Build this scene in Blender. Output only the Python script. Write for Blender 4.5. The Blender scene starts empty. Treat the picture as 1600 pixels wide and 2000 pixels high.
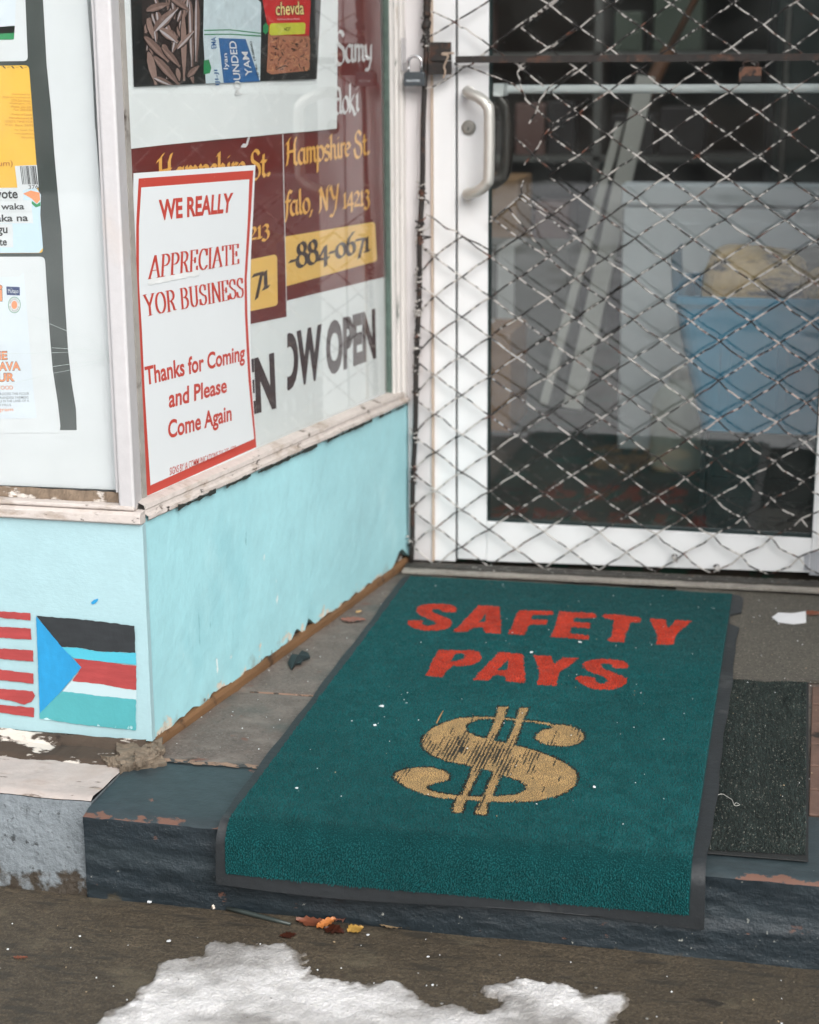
import bpy, math, random
import numpy as np
from mathutils import Vector, Matrix
from mathutils.bvhtree import BVHTree
random.seed(7); rng = np.random.default_rng(7)
S = bpy.context.scene
C = S.collection

# ------------------------------------------------------------------ camera
YAW, PITCH, ROLL, F = 0.2316, 0.2527, -0.0069, 3382.8
EYE = np.array([1.068, -2.583, 1.1313])
def _basis():
    cy, sy = math.cos(YAW), math.sin(YAW)
    f = np.array([-sy*math.cos(PITCH), cy*math.cos(PITCH), -math.sin(PITCH)])
    r = np.array([cy, sy, 0.]); u = np.cross(r, f)
    return r*math.cos(ROLL)+u*math.sin(ROLL), -r*math.sin(ROLL)+u*math.cos(ROLL), f
RX, UX, FX = _basis()
cam_d = bpy.data.cameras.new('camera'); cam = bpy.data.objects.new('camera', cam_d); C.objects.link(cam)
cam.matrix_world = Matrix(((RX[0], UX[0], -FX[0], EYE[0]), (RX[1], UX[1], -FX[1], EYE[1]), (RX[2], UX[2], -FX[2], EYE[2]), (0, 0, 0, 1)))
cam_d.sensor_fit = 'HORIZONTAL'; cam_d.sensor_width = 28.8; cam_d.lens = F/1600*28.8
cam_d.clip_start = 0.05; cam_d.clip_end = 2000
cam_d.dof.use_dof = True; cam_d.dof.focus_distance = 2.78; cam_d.dof.aperture_fstop = 4.2
S.camera = cam

# ------------------------------------------------------------------ light
SUN_EL, SUN_AZ = math.radians(38), math.radians(146)      # azimuth clockwise from +Y
w = bpy.data.worlds.new('World'); S.world = w; w.use_nodes = True
nt = w.node_tree; nt.nodes.clear()
sky = nt.nodes.new('ShaderNodeTexSky'); sky.sky_type = 'NISHITA'; sky.sun_disc = False
sky.sun_elevation = SUN_EL; sky.sun_rotation = SUN_AZ
sky.air_density = 1.0; sky.dust_density = 4.0; sky.ozone_density = 1.0
hs = nt.nodes.new('ShaderNodeHueSaturation'); hs.inputs['Saturation'].default_value = 0.22   # cloud cover: the sky is nearly white
bg = nt.nodes.new('ShaderNodeBackground'); bg.inputs['Strength'].default_value = 0.13
wo = nt.nodes.new('ShaderNodeOutputWorld')
nt.links.new(sky.outputs[0], hs.inputs['Color']); nt.links.new(hs.outputs[0], bg.inputs['Color']); nt.links.new(bg.outputs[0], wo.inputs['Surface'])
sd = bpy.data.lights.new('sun', 'SUN'); sd.energy = 1.1; sd.angle = math.radians(60); sd.color = (1, .975, .94)
sun = bpy.data.objects.new('sun', sd); C.objects.link(sun)
sdir = Vector((math.sin(SUN_AZ)*math.cos(SUN_EL), math.cos(SUN_AZ)*math.cos(SUN_EL), math.sin(SUN_EL)))
sun.rotation_euler = sdir.to_track_quat('Z', 'Y').to_euler(); sun.location = sdir*20
S.view_settings.view_transform = 'Standard'; S.view_settings.look = 'None'; S.view_settings.gamma = 1
S.view_settings.exposure = 0.72
S.cycles.max_bounces = 10; S.cycles.transparent_max_bounces = 16; S.cycles.glossy_bounces = 5; S.cycles.diffuse_bounces = 5
S.cycles.caustics_reflective = False; S.cycles.caustics_refractive = False
S.cycles.use_denoising = True

# ------------------------------------------------------------------ planes of the place
D = 1.2065                         # door face
K = 0.1419                         # splay of the recess wall: X = K * Y
WN = np.array([1, -K, 0.])/math.hypot(1, K)      # its outward normal
WD = np.array([K, 1, 0.])/math.hypot(1, K)       # along it, into the recess
ZS, ZB, YF, ZP = 0.3994, 0.016, -0.2471, -0.145  # panel top, panel bottom, step front, pavement
UP = np.array([0, 0, 1.]); XA = np.array([1., 0, 0]); YA = np.array([0, 1., 0])
def ray(u, v): return FX + RX*(u-800)/F - UX*(v-1000)/F
def on(n, d, u, v):
    r = ray(u, v); return EYE + r*((d-n@EYE)/(n@r))
def front(u, v, y=0.): return on(YA, y, u, v)
def side(u, v, d=0.): return on(WN, d, u, v)
def flat(u, v, z=0.): return on(UP, z, u, v)
def sp(s, z, d=0.): return WD*s + WN*d + UP*z      # a point by distance along the recess wall

# ------------------------------------------------------------------ colour + materials
def lin(r, g, b):
    f = lambda c: (c/255/12.92) if c <= 10.3 else ((c/255+.055)/1.055)**2.4
    return (f(r), f(g), f(b))
def M(name, col, rough=.6, var=None, layers=(), bump=None, bumps=(), metallic=0., spec=.5, attr=None, stretch=None, coat=0.):
    """Principled paint; var=(scale, amount) mottles the value; layers=[(colour, scale, lo, hi, detail, stretch, zlo, zhi)] are patches of
    their own shape (chips, dirt, stains), zlo..zhi fading a patch in with height; bumps=[(scale, strength, stretch)]."""
    m = bpy.data.materials.new(name); m.use_nodes = True
    n = m.node_tree.nodes; L = m.node_tree.links; b = n['Principled BSDF']
    b.inputs['Roughness'].default_value = rough; b.inputs['Metallic'].default_value = metallic
    b.inputs['Specular IOR Level'].default_value = spec
    if coat: b.inputs['Coat Weight'].default_value = coat
    geo = n.new('ShaderNodeNewGeometry')
    def co(st):
        if not st: return geo.outputs['Position']
        v = n.new('ShaderNodeVectorMath'); v.operation = 'MULTIPLY'; L.new(geo.outputs['Position'], v.inputs[0]); v.inputs[1].default_value = st
        return v.outputs[0]
    def noise(scale, detail=6, st=None, rgh=.6):
        x = n.new('ShaderNodeTexNoise'); x.inputs['Scale'].default_value = scale; x.inputs['Detail'].default_value = detail
        x.inputs['Roughness'].default_value = rgh; L.new(co(st), x.inputs['Vector']); return x.outputs['Fac']
    def remap(src, a, bb, c=0., d=1.):
        x = n.new('ShaderNodeMapRange'); x.inputs[1].default_value = a; x.inputs[2].default_value = bb; x.inputs[3].default_value = c; x.inputs[4].default_value = d
        L.new(src, x.inputs[0]); return x.outputs[0]
    def math_(op, a, bb):
        x = n.new('ShaderNodeMath'); x.operation = op
        for i, q in enumerate((a, bb)):
            if isinstance(q, (int, float)): x.inputs[i].default_value = q
            else: L.new(q, x.inputs[i])
        return x.outputs[0]
    if attr:
        a = n.new('ShaderNodeAttribute'); a.attribute_name = attr; cur = a.outputs['Color']
    else:
        r = n.new('ShaderNodeRGB'); r.outputs[0].default_value = (*col, 1); cur = r.outputs[0]
    if var:
        vs = var if isinstance(var[0], tuple) else (var,)
        for v in vs:
            h = n.new('ShaderNodeHueSaturation'); L.new(cur, h.inputs['Color'])
            L.new(remap(noise(v[0], 8, v[2] if len(v) > 2 else stretch), .25, .75, 1-v[1], 1+v[1]), h.inputs['Value']); cur = h.outputs[0]
    mask_all = None
    for ly in layers:
        c2, sc, lo, hi = ly[:4]; det = ly[4] if len(ly) > 4 else 6; st = ly[5] if len(ly) > 5 else None
        fac = noise(sc, det, st)
        if len(ly) > 6:
            sx = n.new('ShaderNodeSeparateXYZ'); L.new(geo.outputs['Position'], sx.inputs[0])
            ax = ly[8] if len(ly) > 8 else 2
            fac = math_('ADD', fac, remap(sx.outputs[ax], ly[6], ly[7], -.5, 0.))
        fac = remap(fac, lo, hi)
        mx = n.new('ShaderNodeMix'); mx.data_type = 'RGBA'; L.new(fac, mx.inputs['Factor']); L.new(cur, mx.inputs[6]); mx.inputs[7].default_value = (*c2, 1)
        cur = mx.outputs[2]; mask_all = fac if mask_all is None else math_('MAXIMUM', mask_all, fac)
    L.new(cur, b.inputs['Base Color'])
    nrm = None
    for bp in ([bump] if bump else [])+list(bumps):
        x = n.new('ShaderNodeBump'); x.inputs['Strength'].default_value = bp[1]; x.inputs['Distance'].default_value = bp[3] if len(bp) > 3 else .002
        L.new(noise(bp[0], 8, bp[2] if len(bp) > 2 else None), x.inputs['Height'])
        if nrm is not None: L.new(nrm, x.inputs['Normal'])
        nrm = x.outputs['Normal']
    if layers and mask_all is not None:
        x = n.new('ShaderNodeBump'); x.inputs['Strength'].default_value = .5; x.inputs['Distance'].default_value = .0012; x.invert = True
        L.new(mask_all, x.inputs['Height'])
        if nrm is not None: L.new(nrm, x.inputs['Normal'])
        nrm = x.outputs['Normal']
    if nrm is not None: L.new(nrm, b.inputs['Normal'])
    return m
def glass(name, tint=(.93, .96, .95), dust=.03, ior=1.5):
    m = bpy.data.materials.new(name); m.use_nodes = True
    n = m.node_tree.nodes; L = m.node_tree.links; n.clear()
    o = n.new('ShaderNodeOutputMaterial'); tr = n.new('ShaderNodeBsdfTransparent'); tr.inputs[0].default_value = (*tint, 1)
    gl = n.new('ShaderNodeBsdfGlossy'); gl.inputs['Roughness'].default_value = .0
    df = n.new('ShaderNodeBsdfDiffuse'); df.inputs[0].default_value = (.6, .62, .6, 1)
    tx = n.new('ShaderNodeTexNoise'); tx.inputs['Scale'].default_value = 9; tx.inputs['Detail'].default_value = 8
    g = n.new('ShaderNodeNewGeometry'); L.new(g.outputs['Position'], tx.inputs['Vector'])
    def mm(op, a, b=None):
        x = n.new('ShaderNodeMath'); x.operation = op
        for i, q in enumerate((a, b)):
            if q is None: continue
            if isinstance(q, (int, float)): x.inputs[i].default_value = q
            else: L.new(q, x.inputs[i])
        return x.outputs[0]
    dt = n.new('ShaderNodeVectorMath'); dt.operation = 'DOT_PRODUCT'; L.new(g.outputs['Normal'], dt.inputs[0]); L.new(g.outputs['Incoming'], dt.inputs[1])
    r0 = ((ior-1)/(ior+1))**2
    schlick = mm('ADD', r0, mm('MULTIPLY', 1-r0, mm('POWER', mm('SUBTRACT', 1., mm('ABSOLUTE', dt.outputs['Value'])), 5.)))   # same from either side of the pane
    mr = n.new('ShaderNodeMapRange'); mr.inputs[1].default_value = .35; mr.inputs[2].default_value = .8; mr.inputs[3].default_value = dust*.3; mr.inputs[4].default_value = dust*1.8
    L.new(tx.outputs['Fac'], mr.inputs[0])
    m1 = n.new('ShaderNodeMixShader'); L.new(mr.outputs[0], m1.inputs[0]); L.new(tr.outputs[0], m1.inputs[1]); L.new(df.outputs[0], m1.inputs[2])
    m2 = n.new('ShaderNodeMixShader'); L.new(schlick, m2.inputs[0]); L.new(m1.outputs[0], m2.inputs[1]); L.new(gl.outputs[0], m2.inputs[2])
    L.new(m2.outputs[0], o.inputs['Surface'])
    return m

# ------------------------------------------------------------------ mesh builder
class MB:
    def __init__(s): s.v = []; s.f = []; s.mi = []
    def add(s, vs, fs, mi=0):
        b = len(s.v); s.v += [tuple(map(float, p)) for p in vs]; s.f += [tuple(i+b for i in f) for f in fs]; s.mi += [mi]*len(fs); return s
    def hexa(s, lo, hi, mi=0):
        """lo, hi: two matching quads"""
        return s.add(list(lo)+list(hi), [(3, 2, 1, 0), (4, 5, 6, 7), (0, 1, 5, 4), (1, 2, 6, 5), (2, 3, 7, 6), (3, 0, 4, 7)], mi)
    def box(s, a, b, mi=0):
        (x0, y0, z0), (x1, y1, z1) = a, b
        return s.hexa([(x0, y0, z0), (x1, y0, z0), (x1, y1, z0), (x0, y1, z0)], [(x0, y0, z1), (x1, y0, z1), (x1, y1, z1), (x0, y1, z1)], mi)
    def sbox(s, s0, s1, z0, z1, d0, d1, mi=0):
        q = lambda z: [sp(s0, z, d0), sp(s0, z, d1), sp(s1, z, d1), sp(s1, z, d0)]
        return s.hexa(q(z0), q(z1), mi)
    def prism(s, poly, off, mi=0):
        """poly (3-D, planar) extruded by the vector off"""
        n = len(poly); off = np.asarray(off)
        vs = [np.asarray(p) for p in poly]+[np.asarray(p)+off for p in poly]
        return s.add(vs, [tuple(range(n)), tuple(range(2*n-1, n-1, -1))]+[(i, i+n, (i+1) % n+n, (i+1) % n) for i in range(n)], mi)
    def tube(s, path, r, seg=6, mi=0, cap=True):
        P = [np.asarray(p, float) for p in path]; n = len(P); R = r if hasattr(r, '__len__') else [r]*n
        vs = []; up = None
        for i in range(n):
            t = P[min(i+1, n-1)]-P[max(i-1, 0)]; t = t/(np.linalg.norm(t)+1e-12)
            if up is None:
                up = np.cross(t, [0.31, 0.2, 0.93]);
                if np.linalg.norm(up) < .1: up = np.cross(t, [1, 0, 0])
            up = up-t*(up@t); up = up/np.linalg.norm(up); q = np.cross(t, up)
            for k in range(seg):
                a = 2*math.pi*k/seg; vs.append(P[i]+(up*math.cos(a)+q*math.sin(a))*R[i])
        fs = [(i*seg+k, i*seg+(k+1) % seg, (i+1)*seg+(k+1) % seg, (i+1)*seg+k) for i in range(n-1) for k in range(seg)]
        if cap: fs += [tuple(range(seg-1, -1, -1)), tuple((n-1)*seg+k for k in range(seg))]
        return s.add(vs, fs, mi)
    def grid(s, P, mi=0):
        """P: array rows x cols x 3"""
        P = np.asarray(P); a, b = P.shape[:2]
        return s.add(P.reshape(-1, 3), [(i*b+j, i*b+j+1, (i+1)*b+j+1, (i+1)*b+j) for i in range(a-1) for j in range(b-1)], mi)
    def disc(s, c, ax, r0, r1, h, seg=20, mi=0):
        """a turned cap: base radius r0, top radius r1, height h along ax"""
        c = np.asarray(c, float); ax = np.asarray(ax, float); ax = ax/np.linalg.norm(ax)
        return s.tube([c, c+ax*h*.8, c+ax*h], [r0, r0, r1], seg, mi)
def origin_of(p):
    o = Vector((0, 0, 0))
    while p is not None: o += p.location; p = p.parent
    return o
def obj(name, mb, mats, parent=None, smooth=False, bevel=0., col=None):
    me = bpy.data.meshes.new(name)
    o0 = np.array(origin_of(parent))
    V = np.array(mb.v, float)
    loc = np.zeros(3)
    if parent is None:
        loc = np.array([V[:, 0].mean(), V[:, 1].mean(), V[:, 2].min()])
    me.from_pydata((V-o0-loc).tolist(), [], mb.f); me.update()
    for m in (mats if isinstance(mats, (list, tuple)) else [mats]): me.materials.append(m)
    if len(me.materials) > 1: me.polygons.foreach_set('material_index', mb.mi)
    if smooth: me.polygons.foreach_set('use_smooth', [True]*len(me.polygons))
    if col is not None:
        a = me.color_attributes.new('paint', 'FLOAT_COLOR', 'POINT')
        cc = np.ones((len(me.vertices), 4), np.float32); cc[:, :3] = col; a.data.foreach_set('color', cc.ravel())
    o = bpy.data.objects.new(name, me); C.objects.link(o)
    o.location = loc
    if parent is not None: o.parent = parent; o.location = (0, 0, 0)
    if bevel:
        md = o.modifiers.new('edge', 'BEVEL'); md.width = bevel; md.segments = 2; md.limit_method = 'ANGLE'; md.angle_limit = math.radians(40)
    return o
def tag(o, label, cat, group=None):
    o['label'] = label; o['category'] = cat
    if group: o['group'] = group
    return o
def structure(o): o['kind'] = 'structure'; return o
def stuff(o): o['kind'] = 'stuff'; return o
def thing(name, label, cat, loc, group=None):
    o = bpy.data.objects.new(name, None); C.objects.link(o); o.location = Vector([float(x) for x in loc]); o.empty_display_size = .05
    return tag(o, label, cat, group)

# smooth value noise for numpy shapes
_tab = rng.random((64, 64, 64))
def vnoise(p, scale):
    q = np.asarray(p, float)*scale; i = np.floor(q).astype(int); f = q-i; f = f*f*(3-2*f); r = 0
    for a in (0, 1):
        for b in (0, 1):
            for c in (0, 1):
                wt = (f[..., 0] if a else 1-f[..., 0])*(f[..., 1] if b else 1-f[..., 1])*(f[..., 2] if c else 1-f[..., 2])
                r = r+wt*_tab[(i[..., 0]+a) % 64, (i[..., 1]+b) % 64, (i[..., 2]+c) % 64]
    return r
def fbm(p, scale, oct=4, st=(1, 1, 1)):
    p = np.asarray(p, float)*np.array(st); r = 0; a = .5; tot = 0
    for _ in range(oct): r = r+a*vnoise(p, scale); tot += a; a *= .55; scale *= 2.03; p = p+7.3
    return r/tot-.5
def inpoly(P, poly):
    P = np.asarray(P); x, y = P[..., 0], P[..., 1]; r = np.zeros(x.shape, bool); q = np.asarray(poly)
    for (x0, y0), (x1, y1) in zip(q, np.roll(q, -1, 0)):
        if y0 == y1: continue
        c = ((y0 > y) != (y1 > y)) & (x < (x1-x0)*(y-y0)/(y1-y0)+x0); r ^= c
    return r
def segdist(P, poly, closed=True):
    P = np.asarray(P); q = np.asarray(poly, float); d = np.full(P.shape[:-1], 1e9)
    nx = np.roll(q, -1, 0) if closed else q[1:]; q = q if closed else q[:-1]
    for a, b in zip(q, nx):
        ab = b-a; t = np.clip(((P-a)@ab)/(ab@ab+1e-12), 0, 1); e = P-a-t[..., None]*ab; d = np.minimum(d, np.sqrt((e*e).sum(-1)))
    return d

# ------------------------------------------------------------------ lettering
_tc = {}
def letters(s, bold=0., shear=0., space=1.):
    """built-in sans lettering as flat faces, box normalised to 0..1"""
    k = (s, bold, shear, space)
    if k not in _tc:
        c = bpy.data.curves.new('lettering', 'FONT'); c.body = s; c.offset = bold; c.shear = shear; c.space_character = space; c.resolution_u = 4
        o = bpy.data.objects.new('lettering', c); C.objects.link(o)
        me = bpy.data.meshes.new_from_object(o.evaluated_get(bpy.context.evaluated_depsgraph_get()))
        V = np.array([v.co[:2] for v in me.vertices]); Fs = [tuple(p.vertices) for p in me.polygons]
        bpy.data.objects.remove(o); bpy.data.curves.remove(c); bpy.data.meshes.remove(me)
        lo, hi = V.min(0), V.max(0); _tc[k] = ((V-lo)/(hi-lo), Fs)
    return _tc[k]
def arc(cx, cy, rx, ry, a0, a1, n=9):
    return [(cx+rx*math.cos(math.radians(a0+(a1-a0)*i/n)), cy+ry*math.sin(math.radians(a0+(a1-a0)*i/n))) for i in range(n+1)]
# pen skeletons, cap height 1, x-height .62, width as second item
G = {
 'A': ([[(0, 0), (.36, 1)], [(.36, 1), (.72, 0)], [(.14, .34), (.58, .34)], [(-.1, 0), (.14, 0)], [(.56, 0), (.86, 0)]], .8),
 'P': ([[(.12, 0), (.12, 1)], [(.12, 1)]+arc(.3, .74, .3, .26, 90, -90)+[(.12, .48)], [(-.02, 0), (.3, 0)], [(-.02, 1), (.12, 1)]], .68),
 'R': ([[(.12, 0), (.12, 1)], [(.12, 1)]+arc(.3, .75, .28, .25, 90, -90)+[(.12, .5)], [(.34, .5), (.5, .3), (.58, .04), (.72, .02)], [(-.02, 0), (.28, 0)], [(-.02, 1), (.12, 1)]], .74),
 'E': ([[(.12, 0), (.12, 1)], [(-.02, 1), (.58, 1), (.58, .8)], [(-.02, 0), (.6, 0), (.6, .22)], [(.12, .52), (.42, .52)], [(.42, .4), (.42, .64)]], .68),
 'C': ([arc(.4, .5, .36, .5, 40, 320, 16), [(.66, .98), (.66, .68)]], .74),
 'I': ([[(.14, 0), (.14, 1)], [(0, 0), (.28, 0)], [(0, 1), (.28, 1)]], .34),
 'T': ([[(.34, 0), (.34, 1)], [(0, .78), (0, 1), (.68, 1), (.68, .78)], [(.2, 0), (.48, 0)]], .74),
 'Y': ([[(0, 1), (.34, .45), (.34, 0)], [(.68, 1), (.34, .45)], [(.2, 0), (.48, 0)], [(-.1, 1), (.16, 1)], [(.54, 1), (.8, 1)]], .76),
 'O': ([arc(.4, .5, .36, .5, 0, 360, 22)], .84),
 'B': ([[(.12, 0), (.12, 1)], [(-.02, 1), (.12, 1)]+arc(.3, .77, .24, .23, 90, -90)+[(.12, .54)], [(.12, .54)]+arc(.32, .27, .28, .27, 90, -90)+[(-.02, 0)]], .7),
 'U': ([[(.12, 1), (.12, .3)]+arc(.37, .3, .25, .3, 180, 360)+[(.62, 1)], [(-.02, 1), (.26, 1)], [(.5, 1), (.74, 1)]], .8),
 'S': ([[(.52, .96), (.52, .72)], arc(.3, .74, .24, .26, 20, 200, 8)+[(.3, .5)]+arc(.3, .26, .26, .26, 40, -160, 10), [(.04, .04), (.04, .3)]], .64),
 'N': ([[(.08, 0), (.08, 1)], [(.08, 1), (.66, 0)], [(.66, 0), (.66, 1)], [(-.04, 0), (.2, 0)], [(.54, 1), (.78, 1)]], .8),
 # a curly old-style hand
 'f': ([[(-.1, -.3), (0, -.26), (.1, 0), (.14, .7), (.24, .98), (.4, .92)], [(0, .58), (.32, .58)]], .32),
 'a': ([arc(.2, .28, .19, .28, 60, 300, 10), [(.38, .58), (.36, .1), (.46, 0), (.54, .08)]], .5),
 'l': ([[(.08, 1), (.1, .12), (.18, 0), (.28, .08)]], .26),
 'o': ([arc(.22, .29, .2, .29, 0, 360, 16)], .46),
 ',': ([[(.1, .08), (.1, 0), (0, -.18)]], .3),
 '.': ([[(.04, .06), (.16, .06)], [(.1, .0), (.1, .12)]], .26),
 ' ': ([], .28),
 'V': ([], .1),
 'Ny': ([], .1),
 'm': ([[(.06, .6), (.08, 0)], [(.08, .42), (.2, .58), (.3, .52), (.3, 0)], [(.3, .42), (.42, .58), (.54, .5), (.54, .08), (.66, .02)]], .66),
 'p': ([[(.04, .6), (.1, .52), (.08, -.4)], arc(.28, .3, .2, .28, 150, -150, 12)], .52),
 's': ([[(.34, .5)]+arc(.2, .44, .14, .14, 40, 220, 6)+arc(.2, .15, .16, .15, 60, -140, 8)], .4),
 'h': ([[(-.02, .86), (.1, .98), (.08, 0)], [(.08, .4), (.22, .58), (.34, .5), (.34, .1), (.44, 0)]], .48),
 'i': ([[(.02, .54), (.1, .6), (.1, .1), (.2, .02)], [(.08, .8), (.13, .85)]], .22),
 'r': ([[(.02, .54), (.1, .6), (.1, 0)], [(.1, .42), (.22, .58), (.34, .54)]], .34),
 'e': ([[(.06, .3), (.36, .4)]+arc(.22, .32, .17, .26, 20, 310, 12)], .42),
 'H': ([[(.08, .02), (.16, .3), (.16, .9), (0, .8)], [(.1, .5), (.62, .54)], [(.66, 1.02), (.56, .8), (.56, .1), (.72, 0)], [(.16, .9), (.3, 1.04)]], .8),
 'St': ([], .1),
 't': ([[(.12, .82), (.1, .12), (.2, 0), (.32, .08)], [(-.02, .58), (.28, .58)]], .32),
 'd': ([arc(.22, .28, .2, .28, 60, 300, 10), [(.1, 1.0), (.34, .9), (.42, .6), (.4, .1), (.5, .02)]], .54),
 'k': ([[(.08, 1), (.08, 0)], [(.36, .6), (.1, .3), (.3, .1), (.42, -.1), (.52, -.08)]], .5),
 'y': ([[(.04, .58), (.1, .2), (.24, .06), (.38, .2)], [(.4, .6), (.38, 0), (.24, -.34), (.04, -.3)]], .48),
 '1': ([[(.04, .5), (.14, .62), (.14, 0)], [(.02, 0), (.26, 0)]], .3),
 '2': ([[(.04, .5)]+arc(.2, .45, .15, .16, 160, -20, 6)+[(.04, .02), (.4, .02)]], .44),
 '3': ([[(.04, .52)]+arc(.18, .46, .15, .15, 150, -80, 7), arc(.18, .06, .2, .26, 80, -140, 10)], .42),
 '4': ([[(.32, .62), (.0, .1), (.46, .1)], [(.32, .62), (.32, -.22)]], .48),
 '6': ([[(.36, 1.0), (.14, .75), (.05, .35)]+arc(.23, .27, .18, .27, 160, 520, 14)], .46),
 '7': ([[(.02, .6), (.4, .6), (.16, -.24)]], .42),
 '8': ([arc(.22, .74, .15, .23, -60, 300, 12), arc(.22, .26, .2, .27, 60, 420, 14)], .46),
 '0': ([arc(.24, .3, .2, .3, 0, 360, 16)], .48),
 '-': ([[(.02, .3), (.24, .3)]], .3),
 '9': ([], .3),
}
G['Sc'] = ([[(.5, .86)]+arc(.3, .76, .2, .24, 30, 220, 8)+arc(.28, .22, .26, .3, 50, -160, 10)+[(.0, .3)]], .62)
G['Nc'] = ([[(.04, -.06), (.14, .1), (.14, .9), (.0, .84)], [(.14, .96), (.3, .6), (.54, 0)], [(.54, 0), (.56, .9), (.7, 1.04)]], .72)
G['Yc'] = ([[(.0, .8), (.1, .98), (.2, .6), (.34, .42), (.5, .6)], [(.6, 1.04), (.5, .5), (.4, 0), (.2, -.3), (.04, -.24)]], .64)
def pen(keys, nib, ang, thin, slant=0.):
    """broad-nib lettering: list of glyph keys -> verts (2-D, 0..1 over the given box), faces, layer per face"""
    V = []; Fc = []; Z = []; x = 0; n = np.array([math.cos(math.radians(ang)), math.sin(math.radians(ang))])*nib/2
    for k in keys:
        strokes, wd = G[k]
        for st in strokes:
            for i in range(len(st)-1):
                a, b = np.array(st[i]), np.array(st[i+1]); d = b-a; l = np.hypot(*d)
                if l < 1e-6: continue
                d = d/l; q = np.array([-d[1], d[0]]); e = d*thin*.5
                h = abs(n@q)+thin/2; m = n-q*(n@q)
                sg = 1 if n@q >= 0 else -1
                off = q*h*sg+m
                b0 = len(V); o = np.array([x, 0])
                for p in (a-e+off, b+e+off, b+e-off, a-e-off): V.append(p+o)
                Fc.append((b0, b0+1, b0+2, b0+3)); Z.append(len(Fc) % 40)
        x += wd+(.07 if ang == 0 else 0)
    V = np.array(V); V[:, 0] += V[:, 1]*slant
    return V, Fc, Z, x
def quad(bl, br, tl, tr): return [np.asarray(p, float) for p in (bl, br, tl, tr)]
def bil(q, s, t):
    bl, br, tl, tr = q; s = np.asarray(s)[..., None]; t = np.asarray(t)[..., None]
    return bl*(1-s)*(1-t)+br*s*(1-t)+tl*(1-s)*t+tr*s*t
def write(mb, s, mi, bl, br, tl, tr, pl, off=0., bold=0., shear=0., space=1.):
    """sans words laid into the box whose corners (photo points on plane pl) are given"""
    V, Fs = letters(s, bold, shear, space)
    q = [pl(*p, off) for p in (bl, br, tl, tr)]
    mb.add(bil(quad(*q), V[:, 0], V[:, 1]), Fs, mi)
def write_pen(mb, keys, mi, bl, br, tl, tr, pl, off, nrm, nib=.13, ang=0, thin=.035, slant=0.):
    V, Fs, Z, wd = pen(keys, nib, ang, thin, slant)
    lo, hi = V.min(0), V.max(0); V = (V-lo)/(hi-lo)
    q = [pl(*p, off) for p in (bl, br, tl, tr)]
    P = bil(quad(*q), V[:, 0], V[:, 1])
    for f, z in zip(Fs, Z): mb.add([P[i]+nrm*z*1.5e-5 for i in f], [(0, 1, 2, 3)], mi)
def patch(mb, mi, px, pl, off): mb.add([pl(u, v, off) for u, v in px], [tuple(range(len(px)))], mi)

# ------------------------------------------------------------------ materials
white_frame = M('white_trim_paint', lin(192, 190, 191), .5, var=((3, .05), (60, .05)), layers=[(lin(120, 105, 95), 9, .69, .75, 9), (lin(196, 186, 180), 4, .55, .75, 6)], bumps=[(25, .25, None, .003), (140, .2)])
peel_frame = M('peeling_cream_paint', lin(196, 187, 181), .6, var=((5, .08), (80, .08)),
    layers=[(lin(168, 154, 142), 14, .54, .66, 9, (1, 1, 2.5)), (lin(96, 84, 72), 20, .62, .67, 9, (1, 1, 2.5)), (lin(52, 44, 38), 26, .655, .69, 8, (1, 1, 2.5))], bumps=[(30, .5, (1, 1, 3), .004), (160, .3)])
turq_side = M('turquoise_paint', lin(164, 215, 222), .55, var=((2.2, .08), (14, .05), (70, .03)),
    layers=[(lin(190, 232, 236), 5, .60, .85, 10, (1, 1, .6)), (lin(222, 236, 236), 34, .685, .72, 8, (1, 1, .5)), (lin(104, 158, 164), 30, .70, .76, 9, (1.5, 1.5, .25)), (lin(142, 198, 207), 4.2, .54, .80, 9, (1, 1, .7)),
            (lin(214, 206, 190), 20, .43, .48, 9, None, .10, .0), (lin(96, 70, 52), 26, .47, .51, 9, None, .07, .0), (lin(110, 150, 150), 7, .56, .8, 9, (1, 1, .3), .20, .0), (lin(138, 148, 142), 14, .44, .62, 9, (1, 1, .6), .12, .0)],
    bumps=[(7, .35, (1, 1, .7), .006), (60, .35, None, .003), (220, .2)])
turq_front = M('pale_turquoise_paint', lin(166, 199, 205), .5, var=((3, .04), (20, .04), (90, .03)),
    layers=[(lin(222, 240, 240), 4, .6, .8, 8), (lin(150, 205, 215), 60, .76, .79, 4)], bumps=[(10, .25, None, .004), (90, .3, (1, 1, 2), .002)])
wood_brown = M('bare_brown_wood', lin(112, 82, 54), .75, var=((30, .35, (.15, .15, 1)),), layers=[(lin(50, 36, 26), 12, .55, .65, 8)], bumps=[(60, .6, (.2, .2, 2), .003)])
wood_rot = M('rotten_grey_wood', lin(72, 60, 50), .9, var=((40, .4, (.1, .1, 1)),), layers=[(lin(206, 198, 188), 16, .53, .56, 9, (.7, 1.4, 2.2)), (lin(36, 28, 22), 16, .6, .66, 8)], bumps=[(50, .9, (.15, .15, 2), .006)])
splinter = M('splintered_grey_wood', lin(112, 100, 86), .9, var=((60, .5, (.25, 1.6, 1)), (8, .25)), layers=[(lin(70, 56, 44), 20, .58, .66, 8)], bumps=[(70, .9, (.3, .3, 2), .006)])
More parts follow.
